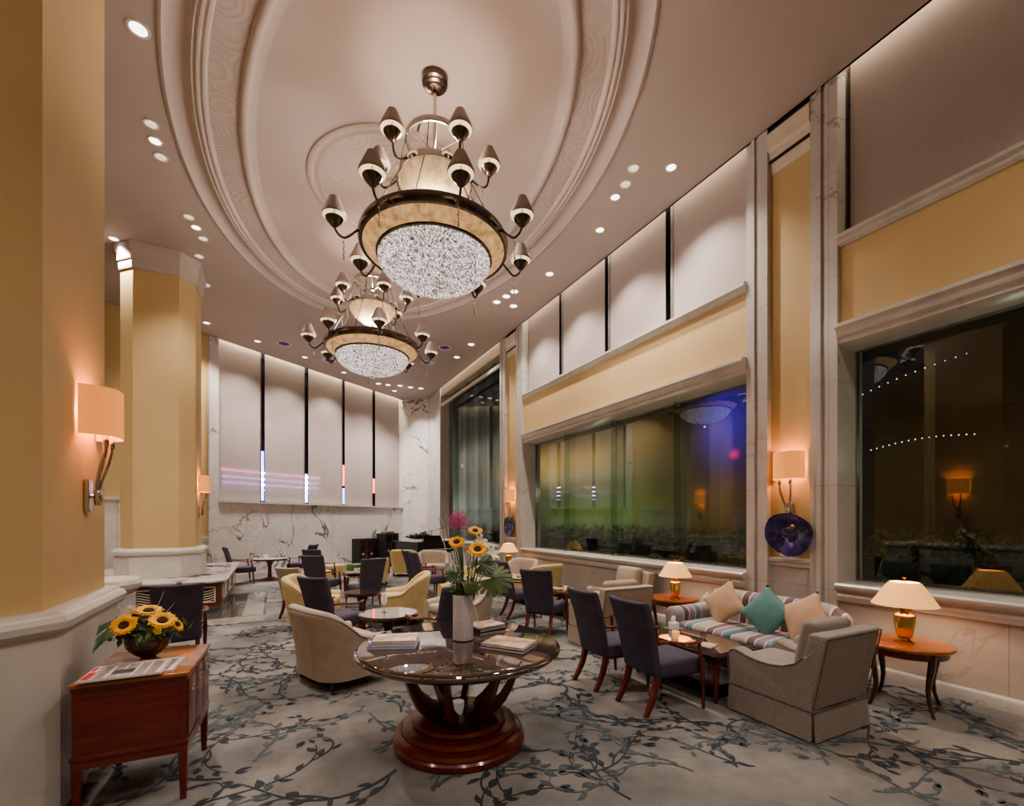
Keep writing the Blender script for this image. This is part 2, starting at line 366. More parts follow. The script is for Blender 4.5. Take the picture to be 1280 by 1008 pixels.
        o = bpy.data.objects.new(name, me); return link(o, parent)
def offset_poly(poly, d):
    n = len(poly)
    area = sum(poly[i][0]*poly[(i+1)%n][1]-poly[(i+1)%n][0]*poly[i][1] for i in range(n))
    sg = 1 if area > 0 else -1
    out = []
    for i in range(n):
        p0, p1, p2 = Vector(poly[i-1]), Vector(poly[i]), Vector(poly[(i+1)%n])
        e1 = (p1-p0).normalized(); e2 = (p2-p1).normalized()
        n1 = Vector((e1.y, -e1.x))*sg; n2 = Vector((e2.y, -e2.x))*sg
        b_ = n1+n2; k = 2*d/max(0.2, b_.dot(b_))
        q = p1 + b_*k
        out.append((q.x, q.y))
    return out
def tag(o, label=None, cat=None, group=None, kind=None):
    if label: o['label'] = label
    if cat: o['category'] = cat
    if group: o['group'] = group
    if kind: o['kind'] = kind
    return o
def thing(name, label, cat, loc=(0,0,0), rz=0, group=None):
    o = bpy.data.objects.new(name, None); o.empty_display_size = 0.1; COL.objects.link(o)
    o.location = loc; o.rotation_euler = (0,0,rz); return tag(o, label, cat, group)
def kids(o): return [c for c in bpy.data.objects if c.parent == o]
def copy_tree(o, parent=None):
    c = o.copy(); COL.objects.link(c)
    if parent is not None: c.parent = parent
    for ch in kids(o): copy_tree(ch, c)
    return c
def place(proto, used, loc, rz, label, group=None):
    o = proto if not used else copy_tree(proto)
    o.location = loc; o.rotation_euler = (0,0,rz); o['label'] = label
    if group: o['group'] = group
    elif 'group' in o.keys(): del o['group']
    return o
def struct(o): o['kind'] = 'structure'; return o
def rotz(a, c=(0,0,0)):
    R = Matrix.Rotation(a, 3, 'Z'); C_ = Vector(c)
    return lambda p: R @ p + C_
# image ray helper, only used to work out where fixed room features stand
F = 565.0; CA, SA = 0.8838, 0.4677
def pt(px, py, z):
    D = F*(z-1.75)/(651-py); X = (px-640)/F*D
    return CA*X+SA*D, -SA*X+CA*D
def light(name, kind, loc, power, color=(1,0.84,0.66), size=0.05, rot=(0,0,0), spot=None, blend=0.6, parent=None, sy=None):
    l = bpy.data.lights.new(name, kind); l.energy = power; l.color = color
    if kind == 'AREA':
        l.size = size
        if sy: l.shape = 'RECTANGLE'; l.size_y = sy
    else: l.shadow_soft_size = size
    if kind == 'SPOT': l.spot_size = spot; l.spot_blend = blend
    o = bpy.data.objects.new(name, l); o.location = loc; o.rotation_euler = rot
    return link(o, parent)
# ================================================================ ROOM SHELL
WV = 5.95           # right wall plane (x = WV)
def wu(px, v=WV):
    t = (px-640)/F; D = v/(CA*t+SA); return D*(CA-SA*t)
B0 = Vector((-1.40, 15.67)); BD = Vector((0.8371, 0.5471)).normalized(); BN = Vector((BD.y, -BD.x))
def bw(s, o=0.0):
    p = B0+BD*s+BN*o; return (p.x, p.y)
def bs(px, o=0.0):
    t = (px-640)/F; d = Vector((CA*t+SA, -SA*t+CA)); b0 = B0+BN*o
    det = d.x*(-BD.y)-(-BD.x)*d.y
    k = (b0.x*(-BD.y)-(-BD.x)*b0.y)/det
    return (d*k-b0).dot(BD)
BANG = math.atan2(BD.y, BD.x)
def bbox(mb, s0, s1, o0, o1, z0, z1):
    mb.prism([bw(s0,o0), bw(s1,o0), bw(s1,o1), bw(s0,o1)], z0, z1)

# ---- floor: carpet with scrolling vines, polished marble strip by the counter
fl = MB()
fl.prism([(-7.5,-4.4),(6.6,-4.4),(6.6,19.6),(5.3,20.6),(-7.5,12.1)], -0.12, 0.0)
def carpet_vines(mb):
    rnd = random.Random(5)
    def ok(x, y):
        if x < -3.2 or x > 5.9 or y < 0.3 or y > 14.5: return False
        if x < -0.1 and y > 8.7: return False
        return True
    def leaf(x, y, a, L, W, z, bend):
        pts = []
        for t, w in ((0,0.12),(0.25,0.8),(0.5,1.0),(0.75,0.6),(1,0.0)):
            aa = a+bend*t; cx = x+math.cos(a+bend*t*0.5)*L*t; cy = y+math.sin(a+bend*t*0.5)*L*t
            pts.append((cx, cy, aa, W*w*0.5))
        vs = []; 
        for cx, cy, aa, w in pts:
            vs += [(cx-math.sin(aa)*w, cy+math.cos(aa)*w, z), (cx+math.sin(aa)*w, cy-math.cos(aa)*w, z)]
        mb.add(vs, [(2*i, 2*i+1, 2*i+3, 2*i+2) for i in range(4)])
    def vine(x, y, a, L, w0, z, k0, depth=0):
        st = 0.035; n = int(L/st); vs = []; fs = []; side = rnd.choice((-1,1)); ph = rnd.uniform(0,6); fr = rnd.uniform(1.2,2.4)
        nxt = rnd.uniform(0.05,0.12); run = 0
        for i in range(n):
            t = i/n
            if not ok(x, y): break
            w = w0*(1-0.65*t)*0.5
            vs += [(x-math.sin(a)*w, y+math.cos(a)*w, z), (x+math.sin(a)*w, y-math.cos(a)*w, z)]
            k = k0*(1+2.2*t*t if depth else 1)+ (2.6*math.sin(ph+fr*i*st*2) if not depth else 0)
            a += k*st; x += math.cos(a)*st; y += math.sin(a)*st; run += st
            if run > nxt:
                run = 0; nxt = rnd.uniform(0.07,0.15); side = -side
                if depth < 1 and rnd.random() < 0.22:
                    vine(x, y, a+side*0.7, rnd.uniform(0.3,0.7), w0*0.8, z+0.0004, -side*rnd.uniform(1.5,4), depth+1)
                else:
                    leaf(x, y, a+side*rnd.uniform(0.6,1.1), rnd.uniform(0.075,0.13), rnd.uniform(0.036,0.058), z+0.0002, -side*0.7)
        m_ = len(vs)//2
        if m_ > 1: mb.add(vs, [(2*i, 2*i+1, 2*i+3, 2*i+2) for i in range(m_-1)])
        leaf(x, y, a, 0.09, 0.04, z+0.0002, 0.4)
    cells = []
    for i in range(19):
        for j in range(26): cells.append((-3.4+i*0.5+rnd.uniform(-.25,.25), 0.3+j*0.56+rnd.uniform(-.28,.28)))
    for q, (x, y) in enumerate(cells):
        mb.mi = rnd.choice((1,1,1,2,2,2,3)); mb.mi
        vine(x, y, rnd.uniform(0,2*PI), rnd.uniform(0.6,1.5), rnd.uniform(0.018,0.032), 0.0015+(q%20)*0.00012, rnd.uniform(-0.8,0.8))
carpet_vines(fl)
fl.mi = 4; fl.box(-3.9, -0.12, 8.9, 12.7, 0.0, 0.004)
fl.mi = 5; fl.box(-1.6, -0.12, 9.0, 9.55, 0.004, 0.006); fl.box(-0.5, -0.16, 9.6, 12.6, 0.004, 0.006)
struct(fl.build('floor', ['carpet','vine1','vine2','vine3','floor_dark','floor_lite'], smooth=False, fix=False))

# ---- ceiling with the big elliptical plaster ring
EC = (1.75, 7.4)
cp = MB()
outer = [(-7.5,-4.2),(WV+0.0,-4.2),(WV,19.02),(5.01,19.86),(-7.5,11.68)]
A0, B0_ = 2.88, 4.90
ths = sorted([2*PI*i/144 for i in range(144)] + [math.atan2(y-EC[1], x-EC[0]) % (2*PI) for x, y in outer])
def hit(th):
    dx, dy = math.cos(th), math.sin(th); best = None
    for i in range(len(outer)):
        (x1,y1),(x2,y2) = outer[i], outer[(i+1)%len(outer)]
        ex, ey = x2-x1, y2-y1; det = dx*(-ey)-(-ex)*dy
        if abs(det) < 1e-9: continue
        t = ((x1-EC[0])*(-ey)-(-ex)*(y1-EC[1]))/det; s_ = (dx*(y1-EC[1])-dy*(x1-EC[0]))/det
        if t > 0 and -1e-6 <= s_ <= 1+1e-6 and (best is None or t < best): best = t
    return (EC[0]+dx*best, EC[1]+dy*best)
def ell(th, a, b_):
    r = a*b_/math.hypot(b_*math.cos(th), a*math.sin(th)); return (EC[0]+math.cos(th)*r, EC[1]+math.sin(th)*r)
def loops(mb, prof, mi):
    n = len(ths); vs = []; fs = []
    for (a, b_, z) in prof:
        for th in ths:
            x, y = ell(th, a, b_) if a else hit(th); vs.append((x, y, z))
    for j in range(len(prof)-1):
        for i in range(n):
            k = (i+1) % n; fs.append((j*n+i, (j+1)*n+i, (j+1)*n+k, j*n+k))
    mb.mi = mi; mb.add(vs, fs)
def ep(e, z): return (2.03+e, 3.98+e*1.08, z)
loops(cp, [(0,0,H), ep(.93,H)], 0)
loops(cp, [ep(.93,H), ep(.925,H-.02), ep(.895,H-.03), ep(.88,H-.012), ep(.86,H+.005), ep(.82,H+.03), ep(.74,H+.045), ep(.68,H+.04), ep(.66,H+.02), ep(.645,H-.015), ep(.625,H-.025), ep(.61,H-.005), ep(.595,H-.005), ep(.58,H-.03), ep(.56,H-.03), ep(.545,H-.005), ep(.53,H-.005), ep(.515,H-.02), ep(.49,H-.015), ep(.475,H+.015), ep(.46,H+.03)], 1)
loops(cp, [ep(.46,H+.03), ep(.13,H+.03)], 2)
loops(cp, [ep(.13,H+.03), ep(.12,H-.005), ep(.09,H-.025), ep(.05,H-.025), ep(.03,H-.01), ep(.01,H+.01), ep(-.03,H+.015), ep(-.05,H+.025), ep(-.08,H+.03)], 1)
loops(cp, [ep(-.08,H+.03), ep(-1.0,H+.03), ep(-2.0,H+.03)], 1)
# central medallion of low relief rings
cp.mi = 1
cp.lathe([(1.30,H+.035),(1.30,H+.01),(1.27,H-.005),(1.23,H+.0),(1.22,H+.02),(1.17,H+.02),(1.16,H+.01),(1.13,H+.01),(1.12,H+.03)], (EC[0],EC[1],0), 96, cap=False)
cp.mi = 2
cp.lathe([(1.12,H+.025),(0.25,H+.025)], (EC[0],EC[1],0), 96, cap=False)
cp.mi = 1
cp.lathe([(0.3,H+.03),(0.29,H-.0),(0.24,H-.01),(0.0,H-.01)], (EC[0],EC[1],0), 48, cap=False)
cp.mi = 0
# roof above the cove slots, edge of the main ceiling
cp.box(-7.6, 6.7, -4.4, 21, 7.45, 7.5)
cp.box(WV-0.03, WV, -4.2, 19.0, H, 7.45)
cp.prism([bw(-8,0.03), bw(7.66,0.03), bw(7.66,0), bw(-8,0)], H, 7.45)
# second ceiling ring seen at the left edge
cp.lathe([(1.5,H),(1.49,H-.04),(1.44,H-.05),(1.4,H-.03),(1.36,H)], (-4.1,5.6,0), 72, cap=False)
struct(cp.build('ceiling', ['ceil','ceil_in','wave'], ang=50))

# ---- right wall
P = lambda px: wu(px)
uA, uB, uC, uD, uE = 2.94, 3.26, 3.80, 4.12, 10.62     # bay2 edge | pilaster | niche | pilaster | bay1 far edge
uF, uG, uH, uI = 11.02, 11.64, 12.02, 17.44
GV = 6.36
wr = MB()
wr.mi = 1     # marble piers
for a, b_ in ((uA,uB),(uC,uD),(uE,uF),(uG,uH),(uI,19.4)):
    wr.box(WV, 6.5, a, b_, 0, 7.45)
for a, b_ in ((uA,uB),(uC,uD),(uE,uF),(uG,uH)):     # raised strip on each pier
    m0 = (a+b_)/2
    wr.box(WV-0.02, WV, a+0.0, m0-0.02, 0, H); wr.box(WV-0.035, WV, m0+0.02, m0+0.07, 0, H)
wr.box(WV+0.03, 6.5, -4.2, uA, 0, 0.92); wr.box(WV+0.03, 6.5, uD, uE, 0, 0.92); wr.box(WV+0.03, 6.5, uH, uI, 0, 0.92)
wr.box(WV+0.05, 6.5, uB, uC, 0, 1.2); wr.box(WV+0.05, 6.5, uF, uG, 0, 1.2)
wr.mi = 0     # yellow painted panels
for a, b_ in ((-4.2,uA),(uD,uE)): wr.box(WV+0.03, 6.5, a, b_, 4.05, 5.0)
for a, b_ in ((uB,uC),(uF,uG)): wr.box(WV+0.06, 6.5, a, b_, 1.2, 6.75)
wr.mi = 2
for a, b_ in ((uB,uC),(uF,uG)): wr.box(WV+0.02, 6.5, a, b_, 6.6, 7.45)
wr.box(6.3, 6.5, -4.2, uA, 5.0, 7.45); wr.box(6.3, 6.5, uD, uE, 5.0, 7.45)
wr.mi = 3
wr.box(6.0, 6.5, uH, uI, 6.8, 7.45)
struct(wr.build('wall_right', ['paint','marble','blackm','cove'], smooth=False))
tno = [0]
def trim(mb, mat='marble_plain', smooth=True):
    tno[0] += 1; return struct(mb.build('trim_%d' % tno[0], mat, smooth=smooth, ang=35))
OUT = (-1, 0)
def mould(prof, a, b_, mat='marble_plain', v=WV+0.03):
    mb = MB(); mb.extr(prof, (v, a), (v, b_), OUT); return trim(mb, mat)
ledge = [(-0.33,5.0),(0.02,5.0),(0.05,5.03),(0.05,5.07),(0.09,5.09),(0.09,5.13),(0.05,5.15),(-0.33,5.15)]
head = [(-0.4,3.83),(0.0,3.83),(0.03,3.85),(0.03,3.90),(0.07,3.92),(0.09,3.96),(0.09,4.0),(0.13,4.02),(0.13,4.06),(0.0,4.08),(-0.4,4.08)]
sill = [(-0.44,0.92),(0.0,0.92),(0.02,0.80),(0.05,0.80),(0.06,0.86),(0.04,0.90),(0.10,0.93),(0.12,0.96),(0.12,0.99),(0.10,1.01),(-0.44,1.01)]
for a, b_ in ((-4.2,uA),(uD,uE)): mould(ledge, a, b_); mould(head, a, b_)
for a, b_ in ((-4.2,uA),(uD,uE),(uH,uI)): mould(sill, a, b_)
cap_ = [(-0.05,1.16),(0.0,1.13),(0.03,1.15),(0.03,1.19),(0.05,1.21),(0.05,1.24),(0.0,1.26),(-0.05,1.26)]
nf = [(-0.05,6.45),(0.0,6.45),(0.02,6.5),(0.02,6.62),(0.05,6.64),(0.05,6.72),(0.08,6.76),(0.08,6.98),(0.03,7.04),(-0.05,7.04)]
for a, b_ in ((uB,uC),(uF,uG)): mould(cap_, a, b_, v=WV+0.05); mould(nf, a, b_, 'cove', v=WV+0.06)
bb = [(-0.02,0.0),(0.03,0.0),(0.03,0.10),(0.02,0.12),(0.01,0.13),(-0.02,0.13)]
mb = MB()
for a, b_ in ((-4.2,uI+1.5),): mb.extr(bb, (WV, a), (WV, b_), OUT)
struct(mb.build('baseboard_right', 'marble_plain'))
# perforated grille strip on the window seat of the long bay
mb = MB()
for i in range(86):
    u0 = uD+0.06+i*0.075
    mb.box(WV+0.02, WV+0.14, u0, u0+0.045, 1.01, 1.018)
trim(mb, 'cove', False)

# ---- windows of the right wall
def window(n, a, b_, z0, z1, joints, fins=()):
    w = MB(); w.box(GV-0.02, GV+0.04, a, b_, z0-0.02, z0+0.015); w.box(GV-0.02, GV+0.04, a, b_, z1-0.015, z1+0.02)
    w.box(GV-0.02, GV+0.04, a-0.01, a+0.015, z0, z1); w.box(GV-0.02, GV+0.04, b_-0.015, b_+0.01, z0, z1)
    w = struct(w.build('window_%d' % n, 'alu', smooth=False))
    e = [a]+list(joints)+[b_]
    for i in range(len(e)-1):
        g = MB(); g.box(GV, GV+0.012, e[i]+0.006, e[i+1]-0.006, z0, z1); g.build('glass_pane', 'wglass', w, smooth=False)
    for u in fins:
        g = MB(); g.box(GV-0.16, GV-0.003, u-0.007, u+0.007, z0, z1); g.build('glass_fin', 'fin', w, smooth=False)
        g = MB(); g.box(GV-0.05, GV-0.003, u-0.03, u+0.03, z1-0.06, z1-0.0); g.box(GV-0.05, GV-0.003, u-0.03, u+0.03, z0, z0+0.05); g.build('patch_fitting', 'alu', w, smooth=False)
    return w
jj = [wu(x, GV) for x in (850, 771, 712)]
window(1, uD, uE, 1.01, 3.83, jj, jj)
window(2, -4.2, uA, 1.01, 3.83, [-0.4], [])
j3 = [13.1, 14.2, 15.3, 16.4]
window(3, uH, uI, 1.01, 6.8, j3, j3)
mb = MB(); mb.box(5.98, 6.06, uH, uI, 6.35, 6.45); mb.box(5.98, 6.06, uH, uI, 6.72, 6.8); trim(mb, 'cove', False)

# ---- roller blinds in the upper right bays
def blind(a, b_, label, group, z0=5.15, z1=7.38):
    t = thing('roller_blind', label, 'blind', (0,0,0), 0, group)
    m_ = MB(); m_.box(6.10, 6.104, a, b_, z0+0.02, z1); m_.build('blind_fabric', 'blind', t, smooth=False)
    m_ = MB(); m_.box(6.092, 6.112, a, b_, z0, z0+0.022); m_.build('hem_bar', 'alu', t, smooth=False)
    return t
g = [wu(x, 6.1) for x in (936, 842, 832, 763, 756, 704, 699, 661)]
words = ['nearest of the four above the long window', 'second nearest above the long window', 'third from the near end above the long window', 'farthest of the four above the long window']
for i in range(4):
    blind(g[2*i]-(0.0), g[2*i+1], 'pale grey roller blind, '+words[i], 'roller blinds above the long window')
blind(-0.6, wu(1063, 6.1), 'wide pale grey roller blind above the near right window', None)
mb = MB()
for i in (1,3,5): mb.box(6.08, 6.13, g[i]+0.0, g[i]+0.05, 5.15, 7.38)
trim(mb, 'alu', False)

# ---- back wall
sP = [bs(x) for x in (246, 260, 272)]
L = 7.66
bwall = MB(); bwall.mi = 0
bbox(bwall, sP[2], L, -0.35, 0, 0, 2.29)
bbox(bwall, bs(503), L, -0.35, 0, 2.29, 7.45)
bbox(bwall, sP[1], sP[2], -0.35, 0.06, 0, 7.45)
bbox(bwall, sP[0], sP[1], -0.35, 0, 0, 1.25)
bbox(bwall, -8, sP[0], -0.35, 0, 0, 2.31)
bwall.mi = 1
bbox(bwall, sP[0], sP[1], -0.35, 0, 1.25, 7.45); bbox(bwall, -8, sP[0], -0.35, 0, 2.31, 7.45)
bwall.mi = 0
bwall.prism([(5.01,19.86),(5.95,19.0),(6.3,19.3),(5.2,20.3)], 0, 7.45)
bwall.mi = 2
bbox(bwall, sP[2], L, -1.6, -1.5, 0, 7.45)
struct(bwall.build('wall_back', ['marble_back','paint','ext'], smooth=False))
mb = MB(); mb.prism([bw(sP[2],-0.3), bw(bs(506),-0.3), bw(bs(506),0.07), bw(sP[2],0.07)], 2.29, 2.335); trim(mb)
mb = MB(); bbox(mb, -8, sP[0], 0, 0.05, 2.26, 2.33); bbox(mb, sP[0], sP[1], 0, 0.05, 1.22, 1.3); trim(mb)
mb = MB(); bbox(mb, sP[2], L, 0, 0.03, 0, 0.12); struct(mb.build('baseboard_back', 'marble_plain', smooth=False))
edges = [bs(x, -0.15) for x in (273.5, 325, 331, 380, 385.5, 427, 431, 465, 469, 500.5)]
bw_words = ['leftmost of the five on the back wall', 'second from the left on the back wall', 'middle one of the five on the back wall', 'second from the right on the back wall', 'rightmost of the five on the back wall']
for i in range(5):
    a, b_ = edges[2*i], edges[2*i+1]
    t = thing('roller_blind', 'tall pale roller blind, '+bw_words[i], 'blind', (0,0,0), 0, 'tall roller blinds on the back wall')
    m_ = MB(); bbox(m_, a, b_, -0.154, -0.15, 2.36, 7.38); m_.build('blind_fabric', 'blind', t, smooth=False)
    m_ = MB(); bbox(m_, a, b_, -0.162, -0.142, 2.335, 2.36); m_.build('hem_bar', 'alu', t, smooth=False)
mb = MB()
for i in (1,3,5,7):
    bbox(mb, edges[i], edges[i]+0.03, -0.19, -0.14, 2.335, 7.38)
trim(mb, 'alu', False)
# neon bars outside, glowing softly through the cloth and in the gaps
def neon(s0, s1, o, z, r, m_, label, z2=None):
    q = MB(); a = bw(s0,o); b_ = bw(s1,o)
    q.tube([(a[0],a[1],z),(b_[0],b_[1],z2 if z2 else z)], r, 8)
    tag(q.build('neon_tube', m_), label, 'neon light', 'neon tubes outside the back wall')
e0, e5 = bs(276,-0.2), bs(398,-0.2)
for k, (z, m_) in enumerate(((3.28,'neon_pink'),(3.08,'neon_violet'),(2.90,'neon_violet'),(2.72,'neon_blue'))):
    neon(e0, e5, -0.19, z, 0.022, m_, ['pink violet neon bar glowing through the left blinds, topmost of four','violet neon bar glowing through the left blinds, second from top','violet neon bar glowing through the left blinds, third from top','blue neon bar glowing through the left blinds, lowest of four'][k])
for k, (gx, m_, za, zb) in enumerate(((327.8,'neon_blue',2.4,4.0),(382.6,'neon_white',2.4,3.4),(429,'neon_red',3.1,3.9),(467,'neon_red',2.9,3.5),(429,'neon_blue',2.4,3.0))):
    s = bs(gx, -0.34); a = bw(s, -0.34); q = MB(); q.tube([(a[0],a[1],za),(a[0],a[1],zb)], 0.05, 8)
    tag(q.build('neon_tube', m_), ['upright blue neon tube in the first gap between back blinds','upright white neon tube in the second gap between back blinds','upright red neon tube in the third gap between back blinds','upright red neon tube in the fourth gap between back blinds','upright blue neon tube low in the third gap between back blinds'][k], 'neon light')

# ---- left and near walls (out of view, they close the room)
mb = MB(); mb.box(-7.7, -7.5, -4.4, 12.5, 0, 7.45); struct(mb.build('wall_left', 'paint', smooth=False))
mb = MB(); mb.box(-7.7, 6.6, -4.4, -4.2, 0, 7.45); struct(mb.build('wall_near', 'paint', smooth=False))

# ---- near column
def column(poly, z0, zb, label, capital=True):
    t = thing('column', label, 'column', (0,0,0))
    m_ = MB(); m_.polyloft(poly, [(0,zb-0.02),(0,7.05)]); m_.build('shaft', 'paint', t, smooth=False)
    m_ = MB(); m_.polyloft(poly, [(0.09,z0),(0.09,zb-0.16),(0.075,zb-0.155),(0.075,zb-0.14),(0.10,zb-0.13),(0.125,zb-0.10),(0.13,zb-0.06),(0.115,zb-0.03),(0.09,zb-0.02),(0.08,zb),(0.0,zb)]); m_.build('base', 'marble_plain', t, ang=30)
    if capital:
        m_ = MB(); m_.polyloft(poly, [(-0.01,6.58),(0.02,6.58),(0.03,6.62),(0.03,6.72),(0.05,6.75),(0.05,6.88),(0.08,6.94),(0.09,7.0),(0.09,7.06),(-0.01,7.06)]); m_.build('capital', 'ceil_in', t, ang=30)
    return t
def octo(x0, x1, y0, y1, c):
    return [(x0+c,y0),(x1-c,y0),(x1,y0+c),(x1,y1-c),(x1-c,y1),(x0+c,y1),(x0,y1-c),(x0,y0+c)]
column(octo(-2.95,-1.21,3.36,5.12,0.32), 0, 1.21, 'huge cream column with marble base at the left edge, behind the red cabinet')
column(octo(-2.60,-1.40,11.0,12.3,0.24), 0.632, 1.21, 'cream octagonal column rising out of the marble counter')
mb = MB(); pl = [(-3.6,5.32),(-1.42,5.32),(-1.30,5.35),(-1.22,5.42),(-1.18,5.55),(-1.20,5.70),(-1.28,5.80),(-1.42,5.86),(-3.6,5.86)]
mb.polyloft(pl, [(0,0),(0,1.04),(-0.01,1.05),(-0.01,1.07),(0.02,1.08),(0.045,1.11),(0.05,1.15),(0.03,1.19),(0,1.2)])
tag(mb.build('low_wall', 'marble_plain', ang=30), 'low white marble wall with rounded end, just past the big left column', 'wall')

# ---- exterior
mb = MB(); mb.box(6.5, 40, -6, 60, -0.2, -0.02); tag(mb.build('pavement', 'asphalt', smooth=False), 'dark pavement outside the right windows', 'pavement', kind='stuff')
m, nt, b = newmat('painted_glow'); M['glow_paint'] = m  # blurred outside lights painted as glowing colour blobs on a stand-in wall
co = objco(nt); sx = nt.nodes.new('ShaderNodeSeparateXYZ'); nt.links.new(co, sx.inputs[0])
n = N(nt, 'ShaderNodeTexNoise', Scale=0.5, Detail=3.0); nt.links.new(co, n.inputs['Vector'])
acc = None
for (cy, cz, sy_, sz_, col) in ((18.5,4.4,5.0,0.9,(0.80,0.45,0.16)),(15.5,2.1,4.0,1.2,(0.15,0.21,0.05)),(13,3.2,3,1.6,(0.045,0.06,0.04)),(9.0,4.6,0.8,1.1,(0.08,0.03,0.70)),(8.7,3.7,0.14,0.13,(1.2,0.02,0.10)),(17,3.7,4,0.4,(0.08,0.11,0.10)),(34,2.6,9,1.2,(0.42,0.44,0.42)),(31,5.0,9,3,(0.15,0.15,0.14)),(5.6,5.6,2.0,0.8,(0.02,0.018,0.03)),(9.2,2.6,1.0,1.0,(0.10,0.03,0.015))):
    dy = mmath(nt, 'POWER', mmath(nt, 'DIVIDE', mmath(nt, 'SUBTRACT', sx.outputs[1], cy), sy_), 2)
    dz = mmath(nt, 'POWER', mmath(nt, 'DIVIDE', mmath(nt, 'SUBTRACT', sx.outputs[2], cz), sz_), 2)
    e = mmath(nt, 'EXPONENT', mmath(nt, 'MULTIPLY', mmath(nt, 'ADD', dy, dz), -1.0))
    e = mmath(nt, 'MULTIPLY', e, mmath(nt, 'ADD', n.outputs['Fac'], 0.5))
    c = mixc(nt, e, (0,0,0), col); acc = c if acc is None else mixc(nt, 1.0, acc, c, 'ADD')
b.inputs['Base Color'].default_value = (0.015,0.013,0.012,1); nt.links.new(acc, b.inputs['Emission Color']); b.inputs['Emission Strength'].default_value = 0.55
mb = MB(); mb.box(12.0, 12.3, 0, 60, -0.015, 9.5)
fa = tag(mb.build('glow_backdrop', 'glow_paint', smooth=False), 'backdrop outside the windows with blurred orange, green and blue light painted in as glow', 'building')
m_ = MB()
for z in (0.3,): m_.box(11.9, 12.0, 0, 6.5, 3.9, 4.15); m_.box(11.9, 12.0, 0, 6.5, 5.4, 5.7)
for y in (1.5,4.2,7.0): m_.box(11.92, 12.0, y, y+0.5, 1.5, 3.9)
m_.build('ledge', 'ext', fa, smooth=False)
for k, (p0, p1, m2, lab) in enumerate((((10.5,5.3,4.1),(10.5,3.2,4.6),'neon_white','thin row of glowing beads standing in for a light streak outside the near window, upper one'),((10.5,4.6,3.15),(10.5,3.1,3.2),'neon_white','thin row of glowing beads standing in for a light streak outside the near window, lower one'))):
    q = MB()  # added glowing beads imitate faint light streaks behind the near window
    for i in range(16):
        t = i/15; c = Vector(p0).lerp(Vector(p1), t); q.octa((c.x, c.y, c.z+0.08*math.sin(t*3)), 0.011, 0.011)
    q.build('glow_streak', m2, fa, smooth=False)['label'] = lab
# hedge
def leafquads(mb, rnd, n, fn, s0, s1):
    for _ in range(n):
        p = Vector(fn()); a = Vector((rnd.gauss(0,1), rnd.gauss(0,1), rnd.gauss(0,1))).normalized(); b_ = a.orthogonal().normalized()
        b_.rotate(Matrix.Rotation(rnd.uniform(0,6), 3, a)); L_ = rnd.uniform(s0, s1); c = a.cross(b_)
        mb.add([p-b_*L_, p+c*L_*0.4, p+b_*L_, p-c*L_*0.4], [(0,1,2,3)])
rnd = random.Random(3)
for k, (u0, u1) in enumerate(((-1,3.6),(3.7,11),(11.2,18))):
    mb = MB(); mb.box(7.75, 8.4, u0, u1, 0, 1.25)
    leafquads(mb, rnd, 5200 if k < 2 else 2500, lambda: (7.7+rnd.uniform(-0.08,0.5), rnd.uniform(u0,u1), min(1.62, rnd.uniform(0.3,1.5)+rnd.uniform(0,0.15))), 0.03, 0.075)
    tag(mb.build('hedge', 'hedge', smooth=False, fix=False), ['dark clipped hedge outside the near right window','dark clipped hedge outside the long window','dark clipped hedge outside the tall far window'][k], 'hedge')
for k, u in enumerate((1.9, 4.6, 9.5)):
    light('garden_lamp', 'POINT', (7.3,u,2.6), 7, (0.9,1.0,0.75), 0.02)
# ================================================================ FURNITURE PROTOTYPES (front faces +Y, origin on the floor)
def face(dx, dy): return math.atan2(-dx, dy)      # rotation that turns +Y towards (dx, dy)
def lerp(a, b, t): return a+(b-a)*t
def sstep(a, b, x):
    t = max(0, min(1, (x-a)/(b-a))); return t*t*(3-2*t)

def make_dining_chair(fabric='purple'):
    t = thing('dining_armchair', 'x', 'chair')
    m_ = MB(); m_.rbox((0,0.03,0.395), (0.53,0.54,0.15), 0.04, 5, 2, (0,0,0.025), xf=lambda p: Vector((p.x*(0.88+0.20*(p.y+0.25)), p.y, p.z)))
    m_.build('seat', fabric, t)
    def bx(p):
        s = (p.z-0.34)/0.68
        lean = -0.245-0.13*s-0.05*s*s*s
        return Vector((p.x*(0.86+0.14*s), p.y+lean+0.035*(1-(p.x/0.26)**2)*-1*0.6, p.z+0.012*(abs(p.x)/0.25)**3*s))
    m_ = MB(); m_.rbox((0,0,0.68), (0.51,0.085,0.68), 0.032, 7, 2, xf=bx); m_.build('backrest', fabric, t)
    for s in (-1, 1):
        m_ = MB(); m_.tube([(s*0.19,-0.235,0.42),(s*0.19,-0.25,0.30),(s*0.19,-0.285,0.18),(s*0.195,-0.335,0.08),(s*0.20,-0.385,0.0)], [(0.030,0.032),(0.032,0.036),(0.030,0.034),(0.026,0.030),(0.022,0.026)], 4)
        m_.build('leg', 'redleg', t)
        m_ = MB(); m_.tube([(s*0.275,0.235,0.0),(s*0.28,0.225,0.15),(s*0.285,0.21,0.36),(s*0.285,0.19,0.5),(s*0.275,0.175,0.625)], [(0.014,0.014),(0.019,0.019),(0.024,0.024),(0.019,0.019),(0.017,0.019)], 6)
        m_.build('leg', 'redleg', t)
        m_ = MB(); m_.tube([(s*0.225,-0.27,0.66),(s*0.255,-0.15,0.655),(s*0.285,-0.02,0.635),(s*0.295,0.10,0.628),(s*0.285,0.20,0.645),(s*0.28,0.225,0.64)], [(0.018,0.015),(0.02,0.014),(0.024,0.013),(0.027,0.013),(0.026,0.014),(0.016,0.01)], 8)
        m_.build('armrest', 'redleg', t)
    return t

